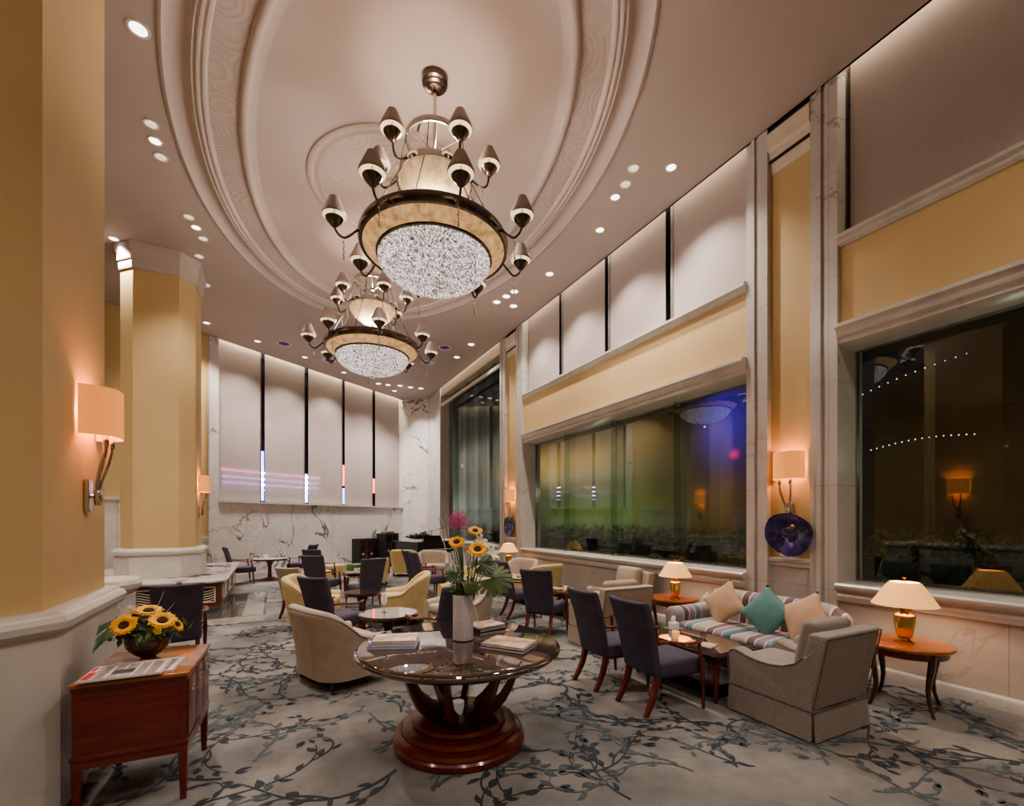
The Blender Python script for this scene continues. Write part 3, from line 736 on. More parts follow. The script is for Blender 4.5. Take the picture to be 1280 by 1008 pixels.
def make_club_chair(fabric, pip=True, W=0.39, back=0.85, arm=0.55, wing=0.0):
    t = thing('club_armchair', 'x', 'armchair')
    # centre path of the U-shaped shell, from the right arm front round the back to the left arm front
    path = []
    yf, yb, r = 0.34, -0.31, 0.22
    for i in range(7): path.append((W, lerp(yf, yb+r, i/6)))
    for i in range(1, 7):
        a = i/7*PI/2; path.append((W-r+r*math.cos(a), yb+r-r*math.sin(a)))
    for i in range(7): path.append((lerp(W-r, -(W-r), i/6), yb))
    path += [(-x, y) for x, y in reversed(path[:13])]
    n = len(path); vs = []; fs = []; rim = []
    for i, (x, y) in enumerate(path):
        x0, y0 = path[max(0,i-1)]; x1, y1 = path[min(n-1,i+1)]
        tx, ty = x1-x0, y1-y0; l = math.hypot(tx, ty); nx, ny = ty/l, -tx/l     # outward? fixed below
        if nx*x+ny*(y-0.1) < 0: nx, ny = -nx, -ny
        bk = 1-sstep(yb-0.02, 0.05, y)
        top = lerp(arm-0.03*max(0,(y-0.0)/0.34), back, bk)
        lean = 0.10*bk
        th = 0.065
        prof = []
        for (o, z) in ((th,0.11),(th,0.3),(th*1.02,top-0.09),(th*0.95,top-0.04),(th*0.6,top-0.01),(0,top),(-th*0.6,top-0.01),(-th*0.95,top-0.04),(-th,top-0.09),(-th,0.3),(-th*0.9,0.12)):
            k = max(0, (z-0.35)/0.5)*lean; prof.append((x+nx*(o+k), y+ny*(o+k)+(-0.0)*bk, z))
        vs += prof; rim.append((x+nx*(th*0.98+max(0,(top-0.08-0.35)/0.5)*lean), y+ny*(th*0.98+max(0,(top-0.08-0.35)/0.5)*lean), top-0.075+0.04))
    q = 11
    for i in range(n-1):
        for k in range(q): fs.append((i*q+k, i*q+(k+1)%q, (i+1)*q+(k+1)%q, (i+1)*q+k))
    fs.append(list(range(q))); fs.append([(n-1)*q+k for k in range(q)][::-1])
    m_ = MB(); m_.add(vs, fs); m_.build('shell', fabric, t, ang=60)
    if pip:
        m_ = MB(); m_.tube(rim, 0.007, 5); m_.build('piping', 'cream' if fabric == 'yellow' else 'piping', t)
    m_ = MB(); m_.rbox((0,0.03,0.23), (2*W-0.12,0.60,0.24), 0.03, 2, 1); m_.build('seat_base', fabric, t)
    m_ = MB(); m_.rbox((0,0.06,0.40), (2*W-0.14,0.60,0.13), 0.045, 4, 2, (0,0,0.02)); m_.build('seat_cushion', fabric, t)
    for sx_ in (-1,1):
        for sy_ in (-1,1):
            m_ = MB(); m_.tube([(sx_*(W-0.06),0.02+sy_*0.27,0.13),(sx_*(W-0.05),0.02+sy_*0.29,0.0)], [0.03,0.02], 4); m_.build('leg', 'darkwood', t)
    return t

def make_skirted_chair(fabric='tweed', W=0.80, back=0.86):
    t = thing('skirted_armchair', 'x', 'armchair'); h = W/2
    m_ = MB(); m_.rbox((0,0,0.27), (W-0.04,0.72,0.20), 0.03, 2, 1); m_.build('seat_base', fabric, t)
    # skirt: four flared panels with corner pleats
    m_ = MB(); rect = [(-h,-0.38),(h,-0.38),(h,0.38),(-h,0.38)]
    for i in range(4):
        (x0,y0),(x1,y1) = rect[i], rect[(i+1)%4]; L_ = math.hypot(x1-x0,y1-y0); dx,dy = (x1-x0)/L_, (y1-y0)/L_; nx,ny = dy,-dx
        vs = []; K = 12
        for j in range(K+1):
            s = 0.012+(L_-0.024)*j/K
            for z, o in ((0.24,0.004),(0.12,0.010),(0.012,0.018+0.003*math.sin(j*1.7))):
                ss = s+(s/L_-0.5)*0.02*(0.24-z)/0.24
                vs.append((x0+dx*ss+nx*o, y0+dy*ss+ny*o, z))
            for z, o in ((0.012,0.004),(0.24,-0.012)): vs.append((x0+dx*s+nx*o, y0+dy*s+ny*o, z))
        fs = [(j*5+k, j*5+(k+1)%5, (j+1)*5+(k+1)%5, (j+1)*5+k) for j in range(K) for k in range(5)]+[[0,1,2,3,4],[K*5+k for k in range(5)]]
        m_.add(vs, fs)
    m_.box(-h+0.02, h-0.02, -0.36, 0.36, 0.012, 0.24)
    m_.build('skirt', fabric, t)
    m_ = MB(); m_.tube([(-h-0.006,-0.386,0.245),(h+0.006,-0.386,0.245),(h+0.006,0.386,0.245),(-h-0.006,0.386,0.245),(-h-0.006,-0.386,0.245)], 0.006, 5); m_.build('skirt_piping', 'piping', t)
    side = [(-0.37,0.24),(0.38,0.24),(0.385,0.46),(0.39,0.50),(0.37,0.55),(0.33,0.575),(0.28,0.57),(0.20,0.545),(0.10,0.53),(-0.02,0.53),(-0.14,0.55),(-0.24,0.60),(-0.30,0.66),(-0.37,0.72)]
    for s in (-1, 1):
        m_ = MB(); vs = []; n = len(side); X = [(-0.075,0.018),(-0.06,0),(0.06,0),(0.075,0.018)]
        for xo, dz in X:
            for i, (y, z) in enumerate(side):
                cz = z-(dz if z > 0.45 else 0); cy = y-(dz if y > 0.36 else 0); vs.append((s*(h-0.075)+xo, cy, cz))
        fs = [list(range(n)), [3*n+i for i in range(n)][::-1]]+[(k*n+i, k*n+(i+1)%n, (k+1)*n+(i+1)%n, (k+1)*n+i) for k in range(3) for i in range(n)]
        m_.add(vs, fs); m_.build('arm', fabric, t, ang=35)
        m_ = MB(); m_.tube([(s*(h-0.0), y+0.0, z-0.010) for y, z in side[1:13]], 0.0055, 5); m_.build('arm_piping', 'piping', t)
    def bx(p):
        k = max(0, p.z-0.3); return Vector((p.x*(1-0.04*k), p.y-0.20*k, p.z))
    m_ = MB(); m_.rbox((0,-0.30,0.24+(back-0.24)/2), (W-0.0,0.15,back-0.24), 0.025, 5, 1, xf=bx); m_.build('backrest', fabric, t)
    o = [bx(Vector(v)) for v in ((-h,-0.378,0.26),(-h,-0.378,back-0.02),(h,-0.378,back-0.02),(h,-0.378,0.26))]
    m_ = MB(); m_.tube(o, 0.0055, 5); m_.build('back_piping', 'piping', t)
    m_ = MB(); m_.rbox((0,0.06,0.43), (W-0.32,0.62,0.15), 0.045, 4, 2, (0,0,0.02)); m_.build('seat_cushion', fabric, t)
    m_ = MB(); m_.rbox((0,-0.19,0.70), (W-0.30,0.16,0.46), 0.05, 4, 2, (0,0.03,0), xf=lambda p: Vector((p.x, p.y-0.20*(p.z-0.5), p.z))); m_.build('back_cushion', fabric, t)
    return t

def make_sofa(W=1.86):
    t = thing('striped_sofa', 'three-cushion-pillow striped sofa in teal, cream and mauve against the right marble wall', 'sofa'); h = W/2
    m_ = MB(); m_.rbox((0,0,0.19), (W-0.06,0.82,0.24), 0.03, 3, 1); m_.build('seat_base', 'stripeX', t)
    for s in (-1,1):
        c = (s*(h-0.10), 0.55); prof = []
        for i in range(17):
            a = -PI*0.1+i/16*PI*1.2 if s > 0 else PI*1.1-i/16*PI*1.2
            prof.append((c[0]+0.105*math.cos(a), 0.52+0.105*math.sin(a)))
        prof = [(s*(h-0.16),0.07),(s*(h-0.02),0.07)] + (prof if s > 0 else prof)
        if s < 0: prof = [prof[0],prof[1]]+prof[2:]
        vs = []; n = len(prof)
        for y, k in ((-0.36,0.9),(-0.34,1),(0.40,1),(0.42,0.93)):
            for x, z in prof: vs.append((s*(h-0.1)+(x-s*(h-0.1))*k, y, 0.3+(z-0.3)*k if z > 0.3 else z))
        fs = [list(range(n)), [3*n+i for i in range(n)][::-1]]+[(k*n+i,k*n+(i+1)%n,(k+1)*n+(i+1)%n,(k+1)*n+i) for k in range(3) for i in range(n)]
        m_ = MB(); m_.add(vs, fs); m_.build('arm', 'stripeY', t, ang=50)
    def bx(p):
        e = abs(p.x)/h
        return Vector((p.x, p.y-0.16*max(0,p.z-0.35)+0.10*max(0,e-0.55), p.z-0.0*e+(-0.10*sstep(0.72,1.0,e) if p.z > 0.6 else 0)))
    m_ = MB(); m_.rbox((0,-0.30,0.53), (W-0.02,0.20,0.62), 0.09, 14, 3, (0,0.02,0), xf=bx); m_.build('backrest', 'stripeX', t)
    for s in (-1,1):
        m_ = MB(); m_.rbox((s*(h-0.19)/2,0.07,0.375), (h-0.20,0.70,0.16), 0.055, 5, 2, (0,0,0.025)); m_.build('seat_cushion', 'stripeX', t)
        for y in (-0.34,0.36):
            m_ = MB(); m_.tube([(s*(h-0.09),y,0.09),(s*(h-0.09),y,0.0)], [0.028,0.02], 6); m_.build('leg', 'darkwood', t)
    return t

def make_pillow(mat_, label, loc, rz, size=0.46, tilt=-0.35, roll=PI/4, group=None):
    n = 12; vs = []; fs = []
    for sd in (1,-1):
        for i in range(n+1):
            for j in range(n+1):
                x, z = -1+2*i/n, -1+2*j/n
                k = (1-x**2)*(1-z**2); th = 0.075*max(0,k)**0.42
                pin = 1-0.09*(1-abs(x)**2)*abs(z)**2-0.0; pin2 = 1-0.09*(1-abs(z)**2)*abs(x)**2
                vs.append((x*pin2*size/2, sd*th, z*pin*size/2))
    o = (n+1)**2
    for i in range(n):
        for j in range(n):
            a = i*(n+1)+j; fs.append((a, a+1, a+n+2, a+n+1)); fs.append((o+a, o+a+n+1, o+a+n+2, o+a+1))
    Mx = Matrix.Rotation(tilt, 3, 'X') @ Matrix.Rotation(roll, 3, 'Y')
    m_ = MB(); m_.add(vs, fs, xf=lambda p: Mx @ p)
    t = m_.build('throw_pillow', mat_, ang=180)
    bm = bmesh.new(); bm.from_mesh(t.data); bmesh.ops.remove_doubles(bm, verts=bm.verts, dist=0.0005); bm.to_mesh(t.data); bm.free()
    t.location = loc; t.rotation_euler = (0,0,rz); return tag(t, label, 'pillow', group)

def make_side_table(r=0.36, z=0.6):
    t = thing('side_table', 'x', 'table')
    m_ = MB(); m_.lathe([(r*0.9,z-0.045),(r*0.97,z-0.035),(r,z-0.02),(r,z-0.008),(r*0.985,z),(0,z)], seg=48); m_.build('tabletop', 'mahog_top', t)
    m_ = MB(); m_.lathe([(r*0.86,z-0.10),(r*0.88,z-0.045),(r*0.82,z-0.045),(r*0.80,z-0.10)], seg=48, cap=False); m_.build('apron', 'mahog', t)
    for i in range(4):
        a = PI/4+i*PI/2+0.25; m_ = MB(); c, s = math.cos(a), math.sin(a)
        m_.tube([(c*q*r,s*q*r,zz) for q, zz in ((0.84,z-0.05),(0.83,z-0.14),(0.76,z-0.27),(0.72,z-0.38),(0.76,0.12),(0.86,0.02),(0.90,0.0))], [(0.03,0.026),(0.03,0.026),(0.025,0.022),(0.02,0.018),(0.016,0.015),(0.014,0.012),(0.012,0.012)], 6)
        m_.build('leg', 'darkwood', t)
    return t

def make_lamp(S=1.0):
    t = thing('table_lamp', 'x', 'lamp')
    m_ = MB(); m_.lathe([(0.075,0),(0.078,0.012),(0.05,0.022),(0.04,0.035),(0.06,0.06),(0.070,0.11),(0.080,0.18),(0.083,0.235),(0.085,0.25),(0.08,0.258),(0.045,0.275),(0.03,0.285),(0.032,0.295),(0.055,0.30),(0.055,0.325),(0.02,0.335),(0.012,0.35),(0.012,0.42),(0,0.42)], seg=32)
    m_.build('base', 'brass', t)
    m_ = MB(); pr = [(0.252,0.352),(0.245,0.365),(0.205,0.43),(0.165,0.50),(0.125,0.555),(0.112,0.566),(0.108,0.566)]
    m_.lathe([(0.246,0.354)]+pr, seg=40, cap=False, sy=1.0, sx=1.0); sh = m_.build('lamp_shade', 'lshade', t)
    m_ = MB(); m_.lathe([(0.004,0.42),(0.004,0.60),(0.016,0.605),(0.016,0.615),(0,0.62)], seg=10); m_.build('finial', 'brass', t)
    light('bulb', 'POINT', (0,0,0.46), 8, (1,0.76,0.50), 0.05, parent=t)
    return t

def make_coffee_table(W, D, z, glass=False):
    t = thing('coffee_table', 'x', 'table')
    m_ = MB(); m_.box(-W/2, W/2, -D/2, D/2, z-0.035, z-0.005, 0.008); m_.box(-W/2+0.02, W/2-0.02, -D/2+0.02, D/2-0.02, z-0.10, z-0.035, 0.004); m_.build('frame', 'darkwood', t, ang=30)
    m_ = MB(); m_.box(-W/2+0.05, W/2-0.05, -D/2+0.05, D/2-0.05, z-0.006, z); m_.build('tabletop', 'granite', t, smooth=False)
    for a in (-1,1):
        for b_ in (-1,1):
            m_ = MB(); m_.lathe([(0.015,0),(0.02,0.02),(0.017,0.04),(0.026,0.12),(0.030,z-0.20),(0.024,z-0.17),(0.032,z-0.15),(0.032,z-0.04)], (a*(W/2-0.055), b_*(D/2-0.055), 0), 14); m_.build('leg', 'redleg', t)
    m_ = MB(); m_.box(-W/2+0.06, W/2-0.06, -D/2+0.06, D/2-0.06, 0.14, 0.16); m_.build('shelf', 'darkwood', t, smooth=False)
    return t

# ================================================================ PLACE SEATING
dc = make_dining_chair(); used = [False]
def dchair(x, y, dx, dy, label, group=None):
    o = place(dc, used[0], (x,y,0), face(dx,dy), label, group); used[0] = True; return o
gA = None
dchair(3.32,3.17,1,-0.05,'dark purple high-back armchair nearest the camera, facing the striped sofa')
dchair(3.30,3.85,1,-0.06,'dark purple high-back armchair facing the sofa, just beyond the nearest one')
dchair(3.78,6.02,0.80,0.60,'dark purple high-back chair seen from behind, right of the centre flower vase')
dchair(4.06,7.22,0.98,-0.15,'dark purple armchair seen from its side, right of the monstera leaf')
dchair(0.78,6.60,0.80,0.60,'dark purple chair seen from behind, left of the small round glass table')
dchair(1.72,5.15,-0.35,0.94,'dark purple chair in shade just left of the white vase')
dchair(1.62,9.35,-0.25,0.97,'dark purple chair seen from behind, above the small round glass table')
dchair(3.25,10.15,1,0.0,'dark purple side-on chair in the middle distance, nearer of a close pair')
dchair(3.27,10.95,1,0.0,'dark purple side-on chair in the middle distance, farther of a close pair')
dchair(0.97,10.6,0.6,0.8,'dark purple chair back nearest in the row of three near the back wall')
dchair(1.10,12.7,0.6,0.8,'dark purple chair back, middle of the row of three near the back wall')
dchair(0.74,15.15,-0.85,0.5,'dark purple chair at the far round table, right side, farthest of the row of three')
dchair(-0.75,14.62,0.97,0.2,'dark purple chair left of the far round marble table, beside the counter')
dchair(-1.02,6.75,-0.15,1,'dark leather-look chair behind the red cabinet and its flowers')
dchair(-1.85,7.35,-0.1,1,'dark chair half hidden behind the low marble wall')
dchair(-3.75,9.55,0.3,1,'dark chair glimpsed between the two big columns')

cy = make_club_chair('yellow'); uy = [False]
def yc(x, y, dx, dy, label, s=1):
    o = place(cy, uy[0], (x,y,0), face(dx,dy), label); uy[0] = True; o.scale = (s,s,0.5+0.5*s)
yc(0.62,8.22,0.95,-0.3,'yellow armchair seen from its back left side, left of the seating area')
yc(2.02,7.85,-0.93,0.30,'yellow armchair facing left behind the small round glass table')
yc(3.30,8.10,-0.9,-0.4,'yellow armchair half hidden behind the white vase')
yc(3.78,14.3,0.6,0.8,'far yellow armchair beside the close pair of purple chairs')
yc(2.42,12.6,-0.3,0.95,'yellow armchair peeping over the centre purple chair', 0.78)
yc(5.02,8.3,-0.2,0.95,'yellow armchair by the long window wall')
cc = make_club_chair('cream', W=0.40); uc = [False]
def ccf(x, y, dx, dy, label):
    o = place(cc, uc[0], (x,y,0), face(dx,dy), label); uc[0] = True
ccf(0.66,5.34,0.93,0.36,'large cream armchair with rounded back, nearest on the left')
bd = make_dining_chair('cream'); bd.location = (0.46,9.2,0); bd.rotation_euler = (0,0,face(0.6,0.8)); bd.scale = (0.92,0.92,0.9); bd['label'] = 'beige chair back just behind the left yellow armchair'
ccf(2.55,6.55,-0.95,-0.3,'cream armchair left of the white vase, facing left')
ccf(4.20,12.9,-0.3,-0.95,'pale wing-like armchair in front of the black piano')
ccf(5.05,9.35,-0.9,-0.3,'white rounded armchair beside the far small lamp')
sk = make_skirted_chair('tweed', 0.77, 0.86)
place(sk, False, (4.13,2.39,0), face(0.03,1), 'grey tweed skirted armchair with back cushion, in the right foreground')
sk2 = make_skirted_chair('cream', 0.84, 0.86)
place(sk2, False, (4.22,5.05,0), face(0.03,1), 'beige skirted armchair seen from behind, beyond the two front purple chairs')
sk3 = copy_tree(sk2); sk3.location = (5.33,6.12,0); sk3.rotation_euler = (0,0,face(-1,0.05)); sk3['label'] = 'pale skirted armchair side-on by the long window wall'
sofa = make_sofa(); sofa.location = (5.02,3.42,0); sofa.rotation_euler = (0,0,PI/2)
sofa['label'] = 'striped sofa in teal, cream and mauve below the right wall sconce'
make_pillow('peach','peach square pillow at the far left end of the striped sofa',(5.04,3.80,0.70),PI/2,tilt=0.30,roll=PI/4-0.1)
make_pillow('teal','teal square pillow in the middle of the striped sofa',(4.98,3.20,0.70),PI/2+0.1,tilt=0.30,roll=PI/4+0.12)
make_pillow('peach','peach square pillow at the near right end of the striped sofa',(4.99,2.79,0.71),PI/2-0.1,tilt=0.32,roll=PI/4-0.25)
st = make_side_table(); st.location = (5.30,2.05,0); st['label'] = 'round polished wood side table at the right, holding the nearest lamp'
st2 = copy_tree(st); st2.location = (5.32,4.86,0); st2['label'] = 'round polished wood side table at the far end of the striped sofa'
st3 = copy_tree(st); st3.location = (5.35,10.3,0); st3['label'] = 'small far side table under the far lamp'
lp = make_lamp(); lp.location = (5.30,2.05,0.6); lp['label'] = 'brass table lamp with wide cream shade, nearest on the right'
l2 = copy_tree(lp); l2.location = (5.26,4.78,0.6); l2.scale = (0.93,)*3; l2['label'] = 'brass table lamp at the far end of the striped sofa'
l3 = copy_tree(lp); l3.location = (5.35,10.3,0.6); l3['label'] = 'brass table lamp far back beside the white rounded armchair'
ct = make_coffee_table(1.15,0.70,0.47); ct.location = (4.04,3.43,0); ct.rotation_euler = (0,0,PI/2); ct['label'] = 'dark wood coffee table between the purple chairs and the striped sofa'
c2 = make_coffee_table(0.9,0.54,0.47); c2.location = (4.76,7.0,0); c2.rotation_euler = (0,0,PI/2); c2['label'] = 'dark coffee table by the long window wall, right of the vase'
c3 = make_coffee_table(0.8,0.6,0.55); c3.location = (1.85,11.05,0); c3['label'] = 'dark low table near the back wall with cups on it'
# lamp cord
mb = MB(); mb.tube([(5.36,2.12,0.60),(5.42,2.35,0.50),(5.45,2.30,0.25),(5.50,2.28,0.05),(5.7,2.4,0.01),(5.88,2.6,0.01)][1:], 0.004, 5)

# small round tables
def round_table(r, z, top, legm, label, loc):
    t = thing('round_table', label, 'table', loc)
    m_ = MB(); m_.lathe([(r*0.9,z-0.05),(r*0.98,z-0.045),(r,z-0.03),(r,z-0.012),(r*0.98,z),(0,z)], seg=40); m_.build('table_rim', 'darkwood', t)
    m_ = MB(); m_.lathe([(r*0.93,z),(r*0.93,z+0.004),(0,z+0.004)], seg=40); m_.build('tabletop', top, t)
    m_ = MB(); m_.lathe([(r*0.55,0),(r*0.55,0.02),(r*0.4,0.05),(0.06,0.09),(0.05,0.2),(0.055,z-0.2),(0.10,z-0.08),(r*0.5,z-0.05)], seg=28); m_.build('pedestal', legm, t)
    return t
round_table(0.38,0.56,'tglass','darkwood','small round table with pale reflective top, left of the big round table',(1.32,5.90,0))
round_table(0.30,0.58,'granite','darkwood','small dark round table behind the one with the pale top',(1.30,7.72,0))
round_table(0.48,0.62,'marble_top','mahog','far round marble table with red pedestal near the back wall',(-0.08,15.25,0))
for (x_,y_,h_,lab_) in ((1.55,13.7,0.50,'low yellow stool in the background left of the centre purple chair'),(0.95,11.75,0.55,'small yellow stool beside the nearest of the three purple backs')):
    t_ = thing('upholstered_stool', lab_, 'stool', (x_,y_,0), 0.4)
    m_ = MB(); m_.rbox((0,0,h_-0.16),(0.52,0.46,0.32),0.05,3,2,(0,0,0.02)); m_.build('seat','yellow',t_)
    for a in (-1,1):
        for b_ in (-1,1): m_ = MB(); m_.tube([(a*0.2,b_*0.17,h_-0.31),(a*0.2,b_*0.17,0)],[0.02,0.014],4); m_.build('leg','darkwood',t_)
# far items on tables
def cup(x, y, z, label, m_='frost', r=0.04, h=0.09):
    q = MB(); q.lathe([(r*0.6,0),(r*0.7,0.006),(r*0.95,h*0.6),(r,h),(r*0.9,h),(r*0.6,0.012),(0,0.012)], seg=18); o = q.build('cup', m_); o.location = (x,y,z); return tag(o, label, 'cup')
def goblet(x, y, z, label):
    t = thing('tulip_glass', label, 'glass', (x,y,z))
    q = MB(); q.lathe([(0.035,0),(0.034,0.006),(0.006,0.012),(0.005,0.09),(0.012,0.10)], seg=18); q.build('stem', 'chrome', t)
    q = MB(); q.lathe([(0.012,0.10),(0.03,0.12),(0.042,0.16),(0.04,0.20),(0.03,0.235),(0.034,0.25),(0.0,0.25)], seg=20); q.build('glass_bowl', 'frost', t)
    return t
goblet(1.27,5.93,0.564,'white frosted tulip-shaped glass on the small pale round table')
cup(-0.18,15.1,0.624,'white napkin cup on the far round marble table', r=0.06, h=0.14)
cup(2.0,11.15,0.55,'white cup on the low table near the back wall'); cup(1.7,10.98,0.55,'left white cup on the low table near the back wall')
cup(4.7,6.8,0.47,'glass cup on the coffee table by the long window','amber')
cup(4.62,3.86,0.0,'x').name = 'tmp'
bpy.data.objects.remove(bpy.data.objects['tmp'])
# things on the front coffee table
q = MB(); q.rbox((0,0,0.045), (0.09,0.09,0.09), 0.012, 1, 1); 
for k in range(5): q.rbox((-0.02+0.01*k, 0.004*k, 0.10+0.005*k), (0.05,0.012,0.07), 0.005, 1, 1)
o = q.build('napkin_holder', 'frost'); o.location = (4.16,3.80,0.47); tag(o, 'white napkin holder at the far end of the front coffee table', 'napkins')
cup(3.86,3.50,0.47,'amber tea-light glass on the front coffee table','amber',0.04,0.08)
cup(4.05,3.30,0.47,'clear tumbler on the front coffee table','clear',0.035,0.10)
def slab_book(x, y, z, w, d, h, rz, mat_, label, name='book', group=None):
    t = thing(name, label, 'book', (x,y,z), rz, group)
    m_ = MB(); m_.box(-w/2+0.003, w/2-0.003, -d/2+0.003, d/2-0.003, 0.002, h-0.002); m_.build('pages', 'paper', t, smooth=False)
    m_ = MB(); m_.box(-w/2, w/2, -d/2, d/2, h-0.003, h); m_.box(-w/2, w/2, -d/2, d/2, 0, 0.0025); m_.box(-w/2, -w/2+0.003, -d/2, d/2, 0, h); m_.build('cover', mat_, t, smooth=False)
    return t
slab_book(3.92,3.22,0.47,0.2,0.28,0.006,0.3,'magcover','open menu card on the front coffee table','menu_card')
slab_book(4.72,7.15,0.47,0.22,0.30,0.008,0.2,'magcover','brown menu on the coffee table by the long window','menu_card')

# ================================================================ BIG ROUND TABLE
T = (1.32,3.39)
t = thing('pedestal_table', 'large round dark table with stepped red wood base in the centre foreground', 'table', (T[0],T[1],0))
m_ = MB(); m_.lathe([(0.66,0.695),(0.74,0.70),(0.76,0.715),(0.775,0.718),(0.79,0.728),(0.80,0.742),(0.797,0.754),(0.783,0.76),(0.783,0.766),(0.775,0.775),(0.765,0.779),(0,0.780)], seg=96)
m_.build('tabletop', 'granite', t, ang=30)
m_ = MB(); m_.lathe([(0.50,0.0),(0.515,0.012),(0.518,0.05),(0.505,0.065),(0.508,0.08),(0.495,0.105),(0.46,0.112),(0.455,0.115)], seg=72); m_.build('plinth', 'mahog', t, ang=30)
m_ = MB(); m_.lathe([(0.445,0.113),(0.45,0.13),(0.44,0.16),(0.41,0.168),(0.37,0.168)], seg=72); m_.build('plinth_step', 'mahog', t, ang=30)
m_ = MB(); m_.lathe([(0.36,0.166),(0.37,0.18),(0.36,0.205),(0.33,0.215),(0.0,0.215)], seg=64); m_.build('plinth_step', 'mahog', t, ang=30)
for i in range(8):
    a = i*PI/4+0.22; c, s = math.cos(a), math.sin(a)
    m_ = MB(); m_.tube([(c*r_,s*r_,z_) for r_, z_ in ((0.17,0.215),(0.20,0.24),(0.27,0.28),(0.345,0.35),(0.40,0.45),(0.445,0.56),(0.485,0.65),(0.53,0.705))], [(0.036,0.05),(0.036,0.07),(0.036,0.062),(0.034,0.048),(0.032,0.042),(0.03,0.04),(0.03,0.042),(0.03,0.045)], 4)
    m_.build('leg', 'mahog', t, ang=30)
cup(T[0]-0.02, T[1]-0.02, 0.216, 'small pink-white cup standing in the base of the big round table', 'frost', 0.05, 0.10)
# books
slab_book(0.84,3.55,0.781,0.36,0.26,0.018,-0.42,'maglav','lavender-edged book at the bottom of the left pile on the big table')
slab_book(0.845,3.552,0.800,0.34,0.25,0.020,-0.40,'maglav','middle book of the left pile on the big table')
slab_book(0.85,3.555,0.821,0.33,0.24,0.016,-0.36,'magcover','magazine with tan cover on top of the left pile on the big table')
slab_book(1.60,3.07,0.781,0.36,0.27,0.022,-0.95,'magdark','dark book at the bottom of the right pile on the big table')
slab_book(1.60,3.072,0.804,0.35,0.26,0.020,-0.95,'magcover','magazine with pale pink-tan cover on top of the right pile on the big table')
slab_book(1.70,3.72,0.781,0.30,0.22,0.022,0.25,'magdark','navy book behind the vase at the bottom of its pile')
slab_book(1.70,3.72,0.804,0.29,0.21,0.014,0.20,'magcover','tan magazine behind the vase on the big table')

# ================================================================ VASE AND FLOWERS
V = (1.37,3.44); VZ = 0.781
m_ = MB(); R_ = 0.083
seg = 48; prof = [(0.0,0.0),(R_*0.9,0),(R_,0.008),(R_,0.365),(R_*0.97,0.37),(R_*0.92,0.365),(R_*0.9,0.05),(0,0.05)]
m_.lathe(prof, seg=seg, cap=False)
v = m_.build('flower_vase', 'vase'); v.location = (V[0],V[1],VZ); tag(v, 'tall white woven-pattern ceramic cylinder vase on the big round table', 'vase')
uvl = v.data.uv_layers.new(name='UVMap')
for poly in v.data.polygons:
    an = [math.atan2(v.data.vertices[v.data.loops[l].vertex_index].co.y, v.data.vertices[v.data.loops[l].vertex_index].co.x)/(2*PI) for l in poly.loop_indices]
    if max(an)-min(an) > 0.5: an = [x+1 if x < 0 else x for x in an]
    for l, a in zip(poly.loop_indices, an): uvl.data[l].uv = (a*1.0, v.data.vertices[v.data.loops[l].vertex_index].co.z*1.9)
def stem_path(base, tip, bow=0.03, n=6):
    b_, t_ = Vector(base), Vector(tip); return [b_.lerp(t_, i/n)+Vector((bow*math.sin(PI*i/n), -bow*0.5*math.sin(PI*i/n), 0)) for i in range(n+1)]
def orient(d):
    d = Vector(d).normalized(); return d.to_track_quat('Z','Y').to_matrix()
def sunflower(base, tip, d, r, label, group=None, stem=True):
    t = thing('sunflower', label, 'flower', (0,0,0), 0, group); Rm = orient(d); c = Vector(tip)
    m_ = MB(); rnd = random.Random(int(r*1e4)+int(tip[0]*999))
    for lay in range(2):
        K = 20
        for i in range(K):
            a = 2*PI*(i+0.5*lay)/K+rnd.uniform(-.06,.06); L_ = r*rnd.uniform(0.9,1.05)*(1-0.12*lay); w_ = r*0.17; up = (0.12+0.15*lay)*r
            ca, sa = math.cos(a), math.sin(a); pts = []
            for q, ww, zz in ((0.28,0.6,0.0),(0.6,1.15,0.5),(0.82,0.8,0.6),(1.0,0.0,0.35+rnd.uniform(-.3,.3))):
                for sg in (-1,1): pts.append(Vector((ca*L_*q-sa*w_*ww*sg, sa*L_*q+ca*w_*ww*sg, up*zz)))
            m_.add([c+Rm@p for p in pts], [(0,1,3,2),(2,3,5,4),(4,5,7,6)])
    m_.build('petals', 'petal', t, fix=False, smooth=False)
    m_ = MB(); m_.lathe([(r*0.37,-0.004),(r*0.37,0.004),(r*0.29,0.013),(r*0.15,0.012),(0,0.008)], seg=20, xf=lambda p: c+Rm@p); m_.build('flower_centre', 'disc', t)
    if stem:
        m_ = MB(); m_.tube(stem_path(base, c-Rm@Vector((0,0,0.004)), 0.02), 0.006, 6); m_.build('stem', 'green2', t)
    return t
VT = VZ+0.30
def fp(px, py, D):      # point seen at a picture position, D metres into the room
    X = (px-640)/F*D; return (CA*X+SA*D, -SA*X+CA*D, 1.75+(651-py)*D/F)
tc_ = (-0.45,-0.88,0.25)
sunflower((V[0]-0.02,V[1],VT), fp(571,678,3.66), (-0.3,-0.55,0.8), 0.076, 'sunflower on the left in the tall white vase')
sunflower((V[0]+0.02,V[1],VT), fp(597,687,3.58), (-0.3,-0.6,0.75), 0.086, 'largest lowest sunflower in the tall white vase')
sunflower((V[0]+0.02,V[1]+0.02,VT), fp(594,664,3.74), (-0.1,-0.5,0.85), 0.07, 'top sunflower turned upward in the tall white vase')
